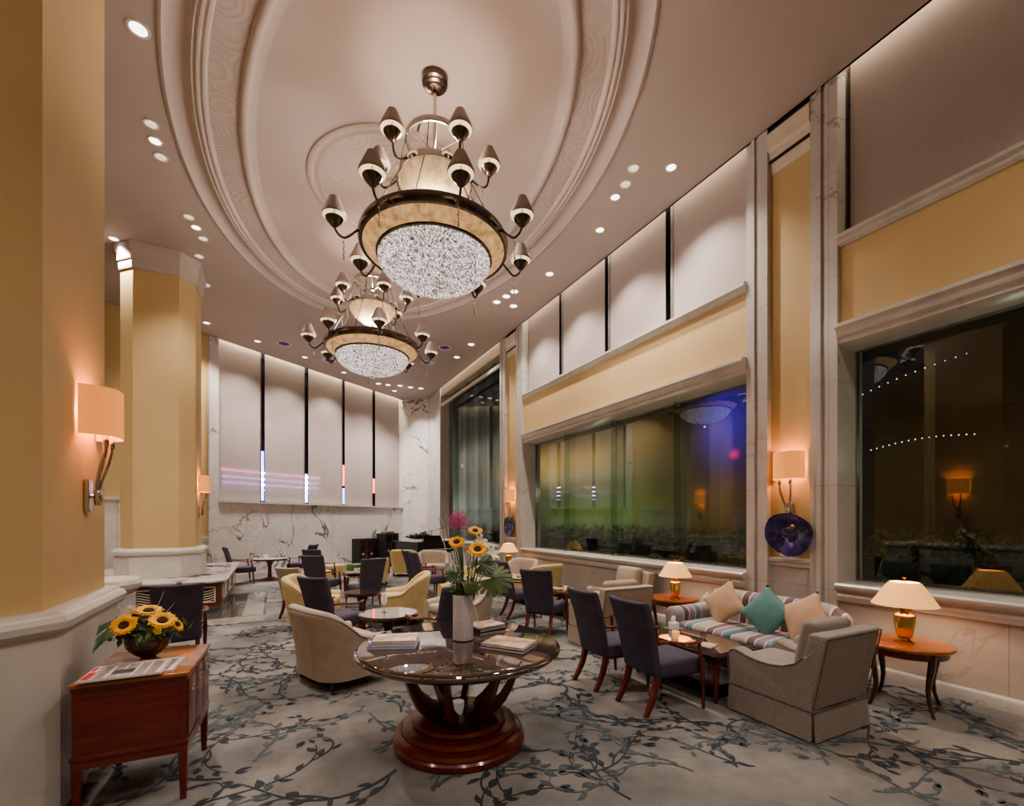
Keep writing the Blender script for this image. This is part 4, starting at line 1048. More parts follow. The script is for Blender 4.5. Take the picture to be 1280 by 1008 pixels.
# pink allium
t = thing('allium', 'round pink allium flower standing tallest in the white vase', 'flower')
c = Vector(fp(573,651,3.70)); m_ = MB(); rnd = random.Random(8)
for i in range(420):
    d = Vector((rnd.gauss(0,1),rnd.gauss(0,1),rnd.gauss(0,1))).normalized(); p = c+d*rnd.uniform(0.055,0.092); a = d.orthogonal().normalized(); b_ = d.cross(a); s_ = 0.009
    m_.add([p+a*s_, p+b_*s_*0.5+d*0.004, p-a*s_, p-b_*s_*0.5+d*0.004], [(0,1,2,3)])
for i in range(60):
    d = Vector((rnd.gauss(0,1),rnd.gauss(0,1),rnd.gauss(0,1))).normalized(); m_.tube([c, c+d*0.07], 0.0012, 3)
m_.build('florets', 'pink', t, smooth=False, fix=False)
m_ = MB(); m_.tube(stem_path((V[0],V[1],VT), c, 0.01), 0.005, 6); m_.build('stem', 'green2', t)
# white lilies
for k, (px, py, D, lab) in enumerate(((613,694,3.72,'white lily behind the largest sunflower, right side of the vase'),(598,679,3.8,'small white bloom between the sunflowers in the tall vase'))):
    t = thing('lily', lab, 'flower'); c = Vector(fp(px,py,D)); Rm = orient((0.3,-0.7,0.5)); m_ = MB()
    for i in range(6):
        a = i*PI/3; pts = []
        for q, w_, z_ in ((0.0,0.006,0),(0.03,0.018,0.03),(0.06,0.016,0.045),(0.085,0.0,0.035)):
            for sg in (-1,1): pts.append(c+Rm@Vector((math.cos(a)*q-math.sin(a)*w_*sg, math.sin(a)*q+math.cos(a)*w_*sg, z_)))
        m_.add(pts, [(0,1,3,2),(2,3,5,4),(4,5,7,6)])
    m_.build('petals', 'wpetal', t, fix=False); m_ = MB(); m_.tube(stem_path((V[0]+0.03,V[1]+0.02,VT), c, 0.02), 0.004, 5); m_.build('stem', 'green2', t)
# monstera leaves
def monstera(base, c, d, up, r, label, m0='green'):
    t = thing('monstera_leaf', label, 'leaf'); c = Vector(c); nrm = Vector(d).normalized(); yv = (Vector(up)-nrm*Vector(up).dot(nrm)).normalized(); xv = yv.cross(nrm)
    m_ = MB(); vs = [c]; fs = []; NS = 17
    for k in range(NS):
        for q, rr in ((0.0,0.42),(0.12,0.86),(0.35,0.98),(0.65,1.0),(0.88,0.88)):
            a = PI*0.08+(2*PI-PI*0.16)*(k+q)/NS - PI; aa = abs(a)      # a = 0 is the tip, +-pi the stalk
            hr = r*(1.12-0.22*(aa/PI)) * rr * (0.75 if q == 0.0 and aa > 2.2 else 1)
            x_, y_ = math.sin(a)*hr*0.92, math.cos(a)*hr-0.15*r
            vs.append(c+xv*x_+yv*y_+nrm*(-0.22*(hr*hr)/r+0.018*r*(1 if q in (0.35,0.65) else -1)-abs(x_)*0.12))
    n_ = len(vs)-1
    for k in range(1, n_): fs.append((0, k, k+1))
    m_.add(vs, fs)
    m_.build('blade', m0, t, fix=False)
    m_ = MB(); m_.tube(stem_path(base, c-yv*r*0.85, 0.01), 0.005, 5); m_.tube([c-yv*r*0.85, c+yv*r*0.9], [0.005,0.002], 4); m_.build('stem', 'green2', t)
    return t
bz = (V[0]+0.03, V[1]-0.01, VT)
monstera(bz, fp(618,722,3.60), (-0.35,-0.75,0.55), (0.86,-0.45,-0.05), 0.165, 'big split monstera leaf spreading right of the vase', 'green2')
monstera(bz, fp(603,703,3.66), (-0.3,-0.6,0.7), (0.75,-0.1,0.6), 0.12, 'darker monstera leaf rising behind the big one', 'green')
monstera((V[0]-0.04,V[1],VT), fp(568,716,3.6), (-0.2,-0.7,0.65), (-0.8,0.5,0.2), 0.08, 'small dark leaf leaning left out of the vase', 'green')
monstera((V[0],V[1]-0.03,VT), fp(588,736,3.52), (-0.45,-0.85,0.2), (-0.1,-0.1,-1), 0.06, 'small sage leaf hanging over the vase rim', 'green2')
# filler foliage
m_ = MB(); rnd = random.Random(4); c0 = Vector((V[0],V[1],VZ+0.42))
leafquads(m_, rnd, 300, lambda: c0+Vector((rnd.gauss(0,0.055),rnd.gauss(0,0.055),rnd.gauss(0.0,0.035))), 0.012, 0.03)
leafquads(m_, rnd, 70, lambda: (V[0]+rnd.uniform(-.05,.05),V[1]+rnd.uniform(-.05,.05),VZ+rnd.uniform(0.3,0.42)), 0.012, 0.03)
for i in range(9):
    m_.tube(stem_path((V[0]+rnd.uniform(-.04,.04),V[1]+rnd.uniform(-.04,.04),VT), (V[0]+rnd.uniform(-.09,.07),V[1]+rnd.uniform(-.06,.06),VZ+rnd.uniform(0.6,0.92)), 0.01), 0.004, 4)
tag(m_.build('filler_greenery', 'green2', smooth=False, fix=False), 'mixed green filler leaves and stalks at the mouth of the tall vase', 'greenery', kind='stuff')
for k, (p0, p1, mm, rr, lab) in enumerate(((fp(583,742,3.6),fp(549,668,3.62),'twig',0.005,'white curly twig leaning left from the tall vase'),(fp(588,742,3.58),fp(589,690,3.56),'twig',0.005,'upright white twig in the tall vase'),(fp(579,742,3.62),fp(547,646,3.7),'twigd',0.004,'dark thin twig leaning far left from the tall vase'),(fp(580,742,3.64),fp(553,644,3.75),'twigd',0.003,'second dark thin twig leaning left from the tall vase'))):
    a, b_ = Vector(p0), Vector(p1); n_ = 12; a.z = max(a.z, VZ+0.33)
    m_ = MB(); m_.tube([a.lerp(b_, i/n_)+Vector((0.010*math.sin(i*1.3),0.008*math.cos(i*1.7),0)) for i in range(n_+1)], [rr*(1-0.5*i/n_) for i in range(n_+1)], 5)
    tag(m_.build('twig', mm), lab, 'twig')
# white ribbon loop over the vase front
m_ = MB(); m_.tube([(V[0]+0.03,V[1],VZ+0.2),(V[0]+0.03,V[1]-0.03,VZ+0.39),fp(590,750,3.585),fp(594,762,3.585),fp(597,775,3.585),fp(599,783,3.58)], 0.003, 5); tag(m_.build('twig', 'twig'), 'thin white twig drooping over the right front of the tall vase', 'twig')

# ================================================================ LEFT CABINET
t = thing('side_cabinet', 'red mahogany cabinet on tapered legs against the near left column', 'cabinet', (-0.735,3.835,0), -0.05); t.scale = (1,0.92,1)
m_ = MB(); m_.box(-0.29,0.29,-0.40,0.40,0.775,0.80,0.006); m_.build('cabinet_top', 'mahog_top', t, ang=30)
m_ = MB(); m_.box(-0.275,0.275,-0.385,0.385,0.36,0.775); m_.box(-0.285,0.285,-0.395,0.395,0.345,0.375,0.005); m_.box(-0.28,0.28,-0.39,0.39,0.755,0.775); m_.build('carcass', 'mahog', t, ang=30)
m_ = MB(); m_.box(-0.235,0.235,-0.389,-0.384,0.40,0.745); m_.build('side_panel', 'mahog', t, smooth=False)
for y0, y1 in ((-0.37,-0.13),(-0.12,0.12),(0.13,0.37)):
    m_ = MB(); m_.box(0.275,0.283,y0,y1,0.39,0.745,0.002); d = m_.build('drawer', 'mahog', t)
    m_ = MB(); yc_ = (y0+y1)/2; m_.tube([(0.283,yc_-0.04,0.66),(0.30,yc_-0.035,0.655),(0.305,yc_,0.645),(0.30,yc_+0.035,0.655),(0.283,yc_+0.04,0.66)], 0.004, 6); m_.rbox((0.286,yc_,0.662),(0.006,0.11,0.03),0.002,1,1); m_.build('handle', 'chrome', d)
m_ = MB(); m_.box(-0.28,0.28,-0.39,0.39,0.30,0.345); m_.build('apron', 'mahog', t, smooth=False)
for a in (-1,1):
    for b_ in (-1,1):
        m_ = MB(); m_.tube([(a*0.255,b_*0.365,0.35),(a*0.255,b_*0.365,0.0)], [0.036,0.022], 4); m_.build('leg', 'redleg', t, smooth=False)
# bowl and flowers
BC = Vector((-0.77,3.98,0.801))
m_ = MB(); m_.lathe([(0.05,0),(0.055,0.005),(0.10,0.025),(0.145,0.065),(0.16,0.11),(0.152,0.145),(0.145,0.15),(0.14,0.14),(0.145,0.11),(0.12,0.06),(0,0.03)], seg=40)
o = m_.build('flower_bowl', 'bowl'); o.location = BC; o.scale = (0.84,0.84,1.12); tag(o, 'round brown glazed bowl of flowers on the red cabinet', 'bowl')
for k, (px, py, D, d, r, lab) in enumerate(((186,764,3.15,(0.1,-0.25,0.95),0.092,'topmost sunflower in the bowl on the red cabinet'),(155,782,2.98,(-0.1,-0.75,0.65),0.082,'leftmost sunflower with big dark centre in the cabinet bowl'),(203,776,3.05,(0.15,-0.5,0.8),0.085,'right front sunflower in the cabinet bowl'),(221,781,3.15,(0.75,-0.25,0.55),0.06,'sunflower at the far right edge of the cabinet bowl'),(170,770,3.12,(-0.3,-0.3,0.9),0.07,'half hidden sunflower behind the leftmost one in the cabinet bowl'))):
    sunflower((BC.x,BC.y,BC.z+0.12), fp(px,py,D), d, r, lab)
for (px,py,D,mm,r,lab,nm) in ((197,788,2.92,'pom',0.026,'small yellow pompom flower at the front of the cabinet bowl','pompom_flower'),(163,762,3.1,'wpetal',0.035,'white carnation at the back left of the cabinet bowl','carnation')):
    t = thing(nm, lab, 'flower'); c = Vector(fp(px,py,D)); m_ = MB(); rnd = random.Random(2)
    leafquads(m_, rnd, 160, lambda: c+Vector((rnd.gauss(0,1),rnd.gauss(0,1),rnd.gauss(0,1))).normalized()*r*rnd.uniform(0.6,1), r*0.15, r*0.3); m_.build('petals', mm, t, smooth=False, fix=False)
    m_ = MB(); m_.tube(stem_path((BC.x,BC.y,BC.z+0.1), c, 0.01), 0.004, 5); m_.build('stem', 'green2', t)
m_ = MB(); rnd = random.Random(9)
leafquads(m_, rnd, 420, lambda: BC+Vector((rnd.gauss(0,0.085),rnd.gauss(0,0.085),0.165+rnd.uniform(-0.03,0.07))), 0.016, 0.04)
tag(m_.build('filler_greenery', 'green2', smooth=False, fix=False), 'green filler leaves packed in the bowl on the red cabinet', 'greenery', kind='stuff')
def longleaf(base, pts, w_, label):
    m_ = MB(); P_ = [Vector(p) for p in pts]; vs = []; n_ = len(P_)
    for i, p in enumerate(P_):
        tdir = (P_[min(i+1,n_-1)]-P_[max(i-1,0)]).normalized(); s_ = tdir.cross(Vector((0.2,-0.4,0.9))).normalized(); ww = w_*math.sin(PI*(0.08+0.9*i/(n_-1)))
        vs += [p-s_*ww+Vector((0,0,0.012)), p, p+s_*ww+Vector((0,0,0.012))]
    fs = []
    for i in range(n_-1): fs += [(3*i,3*i+1,3*i+4,3*i+3),(3*i+1,3*i+2,3*i+5,3*i+4)]
    m_.add(vs, fs); tag(m_.build('broad_leaf', 'green', fix=False), label, 'leaf')
longleaf(None, [BC+Vector((-0.02,0,0.14)),fp(158,790,3.0),fp(140,792,2.95),fp(125,803,2.88),fp(116,818,2.84)], 0.04, 'lower broad dark leaf spreading left from the cabinet bowl')
longleaf(None, [BC+Vector((-0.03,0.02,0.16)),fp(155,784,3.08),fp(140,782,3.05),fp(127,787,3.0),fp(121,796,2.97)], 0.035, 'upper broad dark leaf spreading left from the cabinet bowl')
for k, (a, b_) in enumerate(((190,752),(218,758),(222,768),(150,765),(144,770))):
    px1 = (205,218,219,146,143)[k]; py1 = (739,754,768,758,768)[k]
    m_ = MB(); m_.tube([BC+Vector((0.01*(k-2),0,0.15)), fp(lerp(188,px1,0.9), lerp(790,py1,0.9), 3.05), fp(px1,py1,3.05)], [0.003,0.0022,0.001], 5)
    tag(m_.build('twig', 'twig'), ['tall white stick rising from the cabinet bowl','white stick leaning right from the cabinet bowl, upper one','white stick leaning right from the cabinet bowl, lower one','white stick leaning left from the cabinet bowl, upper one','white stick leaning left from the cabinet bowl, lower one'][k], 'twig')
# newspapers
def newspaper(x, y, z, rz, label):
    t = thing('newspaper', label, 'newspaper', (x,y,z), rz)
    m_ = MB()
    for k in range(4): m_.box(-0.20+0.003*k,0.20-0.002*k,-0.155+0.002*k,0.155-0.001*k,0.003*k,0.003*k+0.0022)
    m_.build('pages', 'news', t, smooth=False)
    m_ = MB(); rnd = random.Random(int(x*-1000)); zt = 0.0116
    for c_ in range(5):
        x0 = -0.13+c_*0.062
        for r_ in range(24):
            if (c_ in (1,2)) and 4 < r_ < 14: continue
            y0 = -0.14+r_*0.0112; m_.box(x0, x0+0.055*rnd.uniform(0.8,1), y0, y0+0.004, zt, zt+0.0003)
    m_.box(-0.062,0.045,-0.08,0.01,zt,zt+0.0004)
    m_.build('newsprint_text', 'ink', t, smooth=False)
    m_ = MB(); m_.box(-0.185,-0.150,-0.13,0.02,zt,zt+0.0004); m_.box(-0.185,-0.165,0.04,0.13,zt,zt+0.0004); m_.box(-0.145,-0.138,-0.13,0.12,zt,zt+0.0004); m_.build('red_masthead', 'redink', t, smooth=False)
    return t
newspaper(-0.74,3.68,0.801,-0.10,'folded newspaper with red masthead on top of the red cabinet, right one')
newspaper(-0.80,3.60,0.8135,-0.02,'folded newspaper with red masthead overlapping the other on the red cabinet')

# ================================================================ COUNTER
t = thing('service_counter', 'low red wood counter with white marble top around the far column', 'counter')
cpoly = [(-4.4,10.12),(-0.98,10.12),(-0.78,10.32),(-0.78,14.3),(-2.3,14.3),(-4.4,12.9)]
m_ = MB(); m_.polyloft(offset_poly(cpoly,-0.1), [(0,0.0),(0,0.575)]); m_.build('counter_body', 'mahog', t, smooth=False)
m_ = MB(); m_.polyloft(offset_poly(cpoly,-0.13), [(0,0.0),(0.04,0.0),(0.04,0.10),(0,0.12)]); m_.build('plinth', 'floor_dark', t, smooth=False)
m_ = MB(); m_.polyloft(cpoly, [(-0.06,0.57),(-0.02,0.57),(0,0.585),(0.005,0.60),(0,0.622),(-0.015,0.63),(-0.02,0.63)]); m_.build('countertop', 'marble_top', t, ang=30)
def grille(c, ax, w_, z0, z1):
    f = MB(); cx, cy_ = c
    def Q(a, o, z): return (cx+a, cy_-o, z) if ax == 0 else (cx+o, cy_+a, z)
    for (a0,a1,q0,q1) in ((-w_,w_,z1-0.02,z1),(-w_,w_,z0,z0+0.02),(-w_,-w_+0.02,z0,z1),(w_-0.02,w_,z0,z1)):
        vs = [Q(a,o,z) for o in (0.0,0.02) for a, z in ((a0,q0),(a1,q0),(a1,q1),(a0,q1))]
        f.add(vs, [(0,3,2,1),(4,5,6,7),(0,1,5,4),(1,2,6,5),(2,3,7,6),(3,0,4,7)])
    fr = f.build('grille_frame', 'cove', t, smooth=False)
    f = MB(); f.add([Q(a,0.003,z) for a, z in ((-w_,z0),(w_,z0),(w_,z1),(-w_,z1))], [(0,1,2,3)]); f.build('grille_back', 'blackm', fr, smooth=False)
    f = MB()
    for j in range(5):
        zc = z0+0.045+j*(z1-z0-0.07)/5; f.tube([Q(-w_+0.02+(2*w_-0.04)*i/14, 0.010, zc+0.022*math.sin(i/14*PI*2.2+0.3)) for i in range(15)], 0.010, 5)
    f.build('wavy_slats', 'cove', fr)
grille((-1.20,10.22), 0, 0.24, 0.20, 0.50); grille((-2.0,10.22), 0, 0.24, 0.20, 0.50)
for y in (10.9,12.1,13.3): grille((-0.88,y), 1, 0.34, 0.20, 0.50)
gg = 'thin magazines laid on the marble counter'
for k, (px, py, rz, lab) in enumerate(((196,722,0.1,'thin magazine on the counter front edge, left one'),(251,719.5,0.3,'thin magazine on the counter, right of the column base'),(275,712,0.1,'thin magazine on the counter, upper right one'),(268,708,0.2,'thin magazine on the counter, behind the upper right one'),(280,704.5,0.0,'thin magazine on the counter, farthest back'))):
    x, y = pt(px, py, 0.63)
    o = slab_book(min(x,-1.05), max(y, 10.4), 0.631, 0.34, 0.26, 0.008, rz, 'magdark' if k%2 else 'magcover', lab, 'magazine', gg)

# ================================================================ PIANO CORNER
t = thing('grand_piano', 'black grand piano with lid down in the back corner', 'piano', (4.75,16.05,0), 0.35)
out = [(-0.75,-0.85),(0.72,-0.85),(0.74,-0.3),(0.60,0.1),(0.40,0.45),(0.15,0.75),(-0.15,0.9),(-0.5,0.92),(-0.72,0.75)]
m_ = MB(); m_.prism(out, 0.60, 0.98); m_.build('case', 'black', t, smooth=False)
m_ = MB(); m_.polyloft([(x,y) for x, y in out if True], [(0.02,0.985),(0.03,0.99),(0.03,1.01),(0.0,1.02)]); m_.build('lid', 'black', t, smooth=False)
m_ = MB(); m_.box(-0.72,0.70,-1.02,-0.85,0.66,0.74); k_ = m_.build('keyboard', 'black', t, smooth=False)
m_ = MB(); m_.box(-0.62,0.60,-1.00,-0.88,0.741,0.752); m_.build('keys', 'wpetal', k_, smooth=False)
m_ = MB(); m_.box(-0.4,0.4,-0.72,-0.68,1.02,1.22,0.01, xf=lambda p: Vector((p.x,p.y+0.3*(p.z-1.02),p.z))); m_.build('music_desk', 'black', t, smooth=False)
for (x,y) in ((-0.6,-0.7),(0.58,-0.7),(-0.25,0.65)):
    m_ = MB(); m_.lathe([(0.03,0),(0.05,0.04),(0.045,0.3),(0.07,0.6)], (x,y,0), 12); m_.build('leg', 'black', t)
def cab(name, label, c, w_, d_, h_, cat):
    t = thing(name, label, cat, (c[0],c[1],0), BANG)
    m_ = MB(); m_.box(-w_/2,w_/2,-d_/2,d_/2,0,h_,0.01); m_.build('cabinet_body', 'blackm', t)
    for k in range(2):
        m_ = MB(); x0 = -w_/2+0.03+k*(w_/2-0.01); m_.box(x0,x0+w_/2-0.05,-d_/2-0.012,-d_/2,0.06,h_-0.06,0.003); d = m_.build('door', 'darkwood' if name != 'speaker_cabinet' else 'black', t)
        m_ = MB(); m_.box(x0+0.05,x0+0.14,-d_/2-0.016,-d_/2-0.012,h_*0.45,h_*0.51); m_.build('label_plate', 'paper', d, smooth=False)
    return t
cab('media_cabinet','low dark double-door cabinet against the back marble wall',(3.05,17.55),0.85,0.45,1.08,'cabinet')
cab('speaker_cabinet','tall black speaker box between the low cabinet and the piano',(3.92,17.65),0.70,0.5,1.26,'speaker')
m_ = MB(); m_.rbox((0,0,1.30),(0.42,0.30,0.08),0.02,1,1); o = m_.build('keyboard_mixer','alu'); o.location = (3.92,17.65,0); o.rotation_euler = (0,0,BANG); tag(o,'small grey sound mixer on top of the tall speaker box','mixer')
for k, (x, y, r) in enumerate(((4.5,15.95,0.24),(4.8,16.3,0.22),(4.85,15.75,0.16))):
    m_ = MB(); rnd = random.Random(k); leafquads(m_, rnd, 150, lambda: (x+rnd.gauss(0,r*0.6),y+rnd.gauss(0,r*0.6),1.10+abs(rnd.gauss(0,0.08))), 0.04, 0.08)
    tag(m_.build('cable_pile','blackm',smooth=False,fix=False), ['tangle of black cables on the left of the piano lid','tangle of black cables at the middle of the piano lid','small tangle of black cables on the front of the piano lid'][k], 'cables', kind='stuff')
t = thing('microphone_stand','black boom microphone stand behind the piano','microphone stand',(5.5,17.1,0))
m_ = MB(); m_.tube([(0,0,0.01),(0,0,1.35)],0.012,6); m_.build('pole','black',t); m_ = MB(); m_.tube([(-0.25,0,1.28),(0.5,-0.1,1.48)],0.009,6); m_.build('boom','black',t)
for i in range(3):
    a = i*2.1; m_ = MB(); m_.tube([(0,0,0.12),(0.25*math.cos(a),0.25*math.sin(a),0.01)],0.009,5); m_.build('leg','black',t)
m_ = MB(); m_.lathe([(0,0),(0.02,0.01),(0.025,0.05),(0.03,0.09),(0,0.12)],(-0.27,0,1.24),12); m_.build('microphone','blackm',t)
m_ = MB(); m_.rbox((0,0,0.19),(1.3,0.45,0.38),0.03,3,1); o = m_.build('low_bench','green2'); o.location=(2.75,15.1,0); o.rotation_euler=(0,0,0.35); tag(o,'low grey-green bench in front of the tall speaker box','bench')

# ================================================================ SCONCES AND GLASS DISHES
def make_sconce():
    """wall at y=0, sticks out along -Y"""
    t = thing('wall_sconce', 'x', 'wall lamp')
    m_ = MB(); m_.rbox((0,-0.015,0.0),(0.09,0.03,0.24),0.006,1,1); m_.build('wall_plate','chrome',t)
    m_ = MB(); m_.lathe([(0.0,-0.05),(0.02,-0.045),(0.026,0),(0.026,0.06),(0.018,0.07),(0,0.07)],(0,-0.07,-0.02),14); m_.tube([(0,-0.03,0),(0,-0.07,0)],0.015,8); m_.build('socket_hub','chrome',t)
    for s in (-1,1):
        m_ = MB(); m_.tube([(s*0.012,-0.07,0.03),(s*0.03,-0.075,0.10),(s*0.05,-0.09,0.17),(s*0.065,-0.11,0.25),(s*0.07,-0.125,0.33),(s*0.07,-0.13,0.42)],[0.012,0.014,0.015,0.015,0.014,0.013],8); a = m_.build('arm','chrome',t)
        m_ = MB(); m_.lathe([(0.016,0.36),(0.02,0.37),(0.02,0.45),(0.012,0.46),(0,0.46)],(s*0.07,-0.13,0),12); m_.build('candle_tube','chrome',a)
    pts = []
    for i in range(17):
        a = PI+PI*i/16; pts.append((0.19*math.copysign(abs(math.cos(a))**0.75, math.cos(a)), 0.20*math.sin(a)*1.0))
    vs = []; n_ = len(pts)
    for z in (0.43,0.78):
        for x, y in pts: vs.append((x, y-0.01, z))
    for z in (0.43,0.78):
        for x, y in pts: vs.append((x*0.985, y*0.985-0.01, z))
    fs = [(i,i+1,n_+i+1,n_+i) for i in range(n_-1)]+[(2*n_+i,3*n_+i,3*n_+i+1,2*n_+i+1) for i in range(n_-1)]
    m_ = MB(); m_.add(vs, fs); m_.build('lamp_shade','sshade',t,fix=False)
    light('bulb','POINT',(0,-0.10,0.62),7,(1,0.62,0.32),0.04,parent=t)
    return t
sc1 = make_sconce()
sc1.location = (-1.21,4.38,1.93); sc1.rotation_euler = (0,0,PI/2); sc1['label'] = 'nickel wall sconce with peach shade on the near left column'
for loc, rz, lab in (((WV+0.055,3.53,1.86),-PI/2,'nickel wall sconce above the blue dish on the near right pier'),((WV+0.055,11.33,1.86),-PI/2,'far nickel wall sconce above the far blue dish'),((-1.40,11.65,1.93),PI/2,'small far wall sconce on the right face of the far column')):
    o = copy_tree(sc1); o.location = loc; o.rotation_euler = (0,0,rz); o['label'] = lab
for k, (y, lab) in enumerate(((3.50,'round cobalt blue glass dish under the near right sconce'),(11.33,'round cobalt blue glass dish under the far sconce'))):
    t = thing('glass_dish', lab, 'glass art', (WV+0.02,y,1.57), 0)
    prof = [(0.0,-0.02),(0.06,-0.025),(0.10,-0.01),(0.12,-0.02),(0.19,-0.035),(0.25,-0.05),(0.285,-0.045),(0.295,-0.055)]
    m_ = MB()
    def dx(p):
        a = math.atan2(p.y,p.x); r = math.hypot(p.x,p.y); w_ = 1+0.07*math.sin(2*a+0.8)+0.03*math.sin(3*a)
        return Vector((p.z-0.03+0.012*math.sin(5*a)*r/0.3, p.x*w_, p.y*w_))
    m_.lathe(prof, seg=56, cap=False, xf=dx); m_.build('glass_plate','cobalt',t)
    m_ = MB(); m_.tube([(0.0,0,0),(-0.05,0,0)],0.02,10); m_.build('fixing','chrome',t)

# ================================================================ CHANDELIERS
def make_chandelier():
    t = thing('chandelier','x','chandelier'); Z = H
    m_ = MB(); m_.lathe([(0.15,Z+0.029),(0.155,Z-0.03),(0.15,Z-0.045),(0.125,Z-0.055),(0.12,Z-0.075),(0.09,Z-0.085),(0.085,Z-0.105),(0.05,Z-0.115),(0.0,Z-0.12)],seg=40); m_.build('canopy','bronze',t)
    m_ = MB(); m_.tube([(0,0,Z-0.07),(0,0,5.15)],0.022,12); m_.build('rod','chrome',t)
    m_ = MB(); m_.lathe([(0.0,6.15),(0.04,6.17),(0.05,6.2),(0.04,6.24),(0.022,6.26)],seg=16); m_.build('hub','chrome',t)
    m_ = MB(); m_.lathe([(0.335,6.28),(0.345,6.28),(0.345,6.35),(0.335,6.35),(0.335,6.28)],seg=56,cap=False); h = m_.build('hoop','chrome',t)
    m_ = MB()
    for i in range(6):
        a = i*PI/3+0.3; m_.tube([(0.03*math.cos(a),0.03*math.sin(a),6.2),(0.34*math.cos(a),0.34*math.sin(a),6.29)],0.006,5)
    m_.build('spokes','chrome',h)
    m_ = MB()
    for i in range(6):
        a = i*PI/3; m_.tube([(0.34*math.cos(a),0.34*math.sin(a),6.29),(0.43*math.cos(a),0.43*math.sin(a),5.88)],0.006,5)
    m_.build('upper_struts','bronze',t)
    m_ = MB(); m_.lathe([(0.43,5.80),(0.455,5.80),(0.46,5.84),(0.455,5.88),(0.43,5.88),(0.43,5.80)],seg=64,cap=False); m_.build('upper_ring','chrome',t)
    m_ = MB(); m_.lathe([(0.0,5.52),(0.12,5.53),(0.24,5.58),(0.35,5.67),(0.42,5.78),(0.43,5.82)],seg=48,cap=False); m_.build('alabaster_bowl','alab2',t)
    m_ = MB()
    for i in range(8):
        a = i*PI/4+0.2; m_.tube([(0.44*math.cos(a),0.44*math.sin(a),5.80),(0.80*math.cos(a),0.80*math.sin(a),5.10)],0.006,5)
    m_.build('lower_struts','bronze',t)
    m_ = MB(); m_.lathe([(0.835,5.0),(0.87,5.0),(0.885,5.03),(0.885,5.08),(0.87,5.12),(0.835,5.12),(0.835,5.0)],seg=80,cap=False); m_.build('lower_ring','bronze',t)
    m_ = MB(); m_.lathe([(0.68,4.905),(0.76,4.94),(0.84,5.01),(0.84,5.02)],seg=72,cap=False); m_.build('alabaster_band','alab',t)
    m_ = MB(); m_.lathe([(0.655,4.895),(0.665,4.885),(0.685,4.89),(0.69,4.91),(0.67,4.915),(0.655,4.895)],seg=72,cap=False); m_.build('bowl_ring','bronze',t)
    # beaded crystal bowl
    m_ = MB(); pr = []
    for i in range(13):
        a = i/12*PI/2; pr.append((0.65*math.cos(a)+0.001, 4.89-0.30*math.sin(a)))
    m_.lathe(pr, seg=72, cap=False)
    for j in range(22):
        a = (j+0.5)/22*PI/2*0.95; r = 0.66*math.cos(a); z = 4.885-0.305*math.sin(a); K = max(8, int(2*PI*r/0.045))
        for i in range(K):
            an = 2*PI*(i+0.5*(j%2))/K; m_.octa((r*math.cos(an), r*math.sin(an), z), 0.013, 0.016)
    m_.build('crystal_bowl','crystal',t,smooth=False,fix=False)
    m_ = MB(); m_.lathe([(0.16,4.61),(0.17,4.59),(0.14,4.565),(0.07,4.55),(0.04,4.535),(0.045,4.51),(0.03,4.485),(0,4.475)],seg=28,cap=False); m_.build('finial','crystal',t)
    def arm(a, r0, z0, r1, z1, dip):
        c, s = math.cos(a), math.sin(a)
        pp = [(r0,z0),(lerp(r0,r1,0.3),z0-dip*0.6),(lerp(r0,r1,0.6),z0-dip),(lerp(r0,r1,0.88),z0-dip*0.7),(r1,z1-0.04),(r1,z1)]
        # smooth
        q = []
        for i in range(len(pp)-1):
            for k in range(3):
                u = k/3; P0 = pp[max(0,i-1)]; P1 = pp[i]; P2 = pp[i+1]; P3 = pp[min(len(pp)-1,i+2)]
                q.append(tuple(0.5*((2*P1[j])+(-P0[j]+P2[j])*u+(2*P0[j]-5*P1[j]+4*P2[j]-P3[j])*u*u+(-P0[j]+3*P1[j]-3*P2[j]+P3[j])*u**3) for j in (0,1)))
        q.append(pp[-1])
        m_ = MB(); m_.tube([(c*r,s*r,z) for r, z in q], 0.013, 7)
        m_.lathe([(0.0,-0.06),(0.03,-0.05),(0.055,-0.02),(0.082,0.01),(0.098,0.04),(0.094,0.04),(0.05,0.02),(0,0.02)],(c*r1,s*r1,z1),16)
        A = m_.build('arm','bronze',t)
        m_ = MB(); m_.lathe([(0.014,0.03),(0.014,0.14),(0,0.145)],(c*r1,s*r1,z1),10); m_.build('candle','candle',A)
        zb = z1+0.085
        m_ = MB(); m_.mi = 0; m_.lathe([(0.128,-0.02),(0.134,0.0),(0.131,0.014),(0.056,0.185),(0.054,0.19)],(c*r1,s*r1,zb),28,cap=False)
        m_.mi = 1; m_.lathe([(0.126,-0.019),(0.130,0.0),(0.127,0.014),(0.053,0.183),(0.0,0.186)],(c*r1,s*r1,zb),28,cap=False); m_.build('lamp_shade',['mshade','mshade_in'],A,fix=False)
        m_ = MB(); x, y = c*lerp(r0,r1,0.62), s*lerp(r0,r1,0.62); zd = z0-dip-0.02
        for k in range(6): m_.octa((x+0.006*(k%2),y,zd-0.03-0.036*k), 0.011+0.004*(k==5), 0.022+0.01*(k==5))
        m_.build('crystal_drop','drop',A,smooth=False)
    th0 = math.atan2(-CA,-SA)     # towards the camera side
    for i in range(6): arm(th0+math.radians(34)+i*PI/3-(0.07 if i%2 else 0)*2, 0.45, 5.84, 0.66, 5.93, 0.10)
    for i in range(8): arm(th0+math.radians(22.5)+i*PI/4, 0.88, 5.05, 1.13, 5.07, 0.13)
    light('bulb','POINT',(0,0,5.35),80,(1,0.88,0.79),0.15,parent=t)
    light('bulb','POINT',(0,0,6.02),45,(1,0.88,0.79),0.12,parent=t)
    light('bulb','SPOT',(0,0,4.46),60,(1,0.88,0.80),0.02,(0,0,0),2.8,0.5,parent=t)
    return t
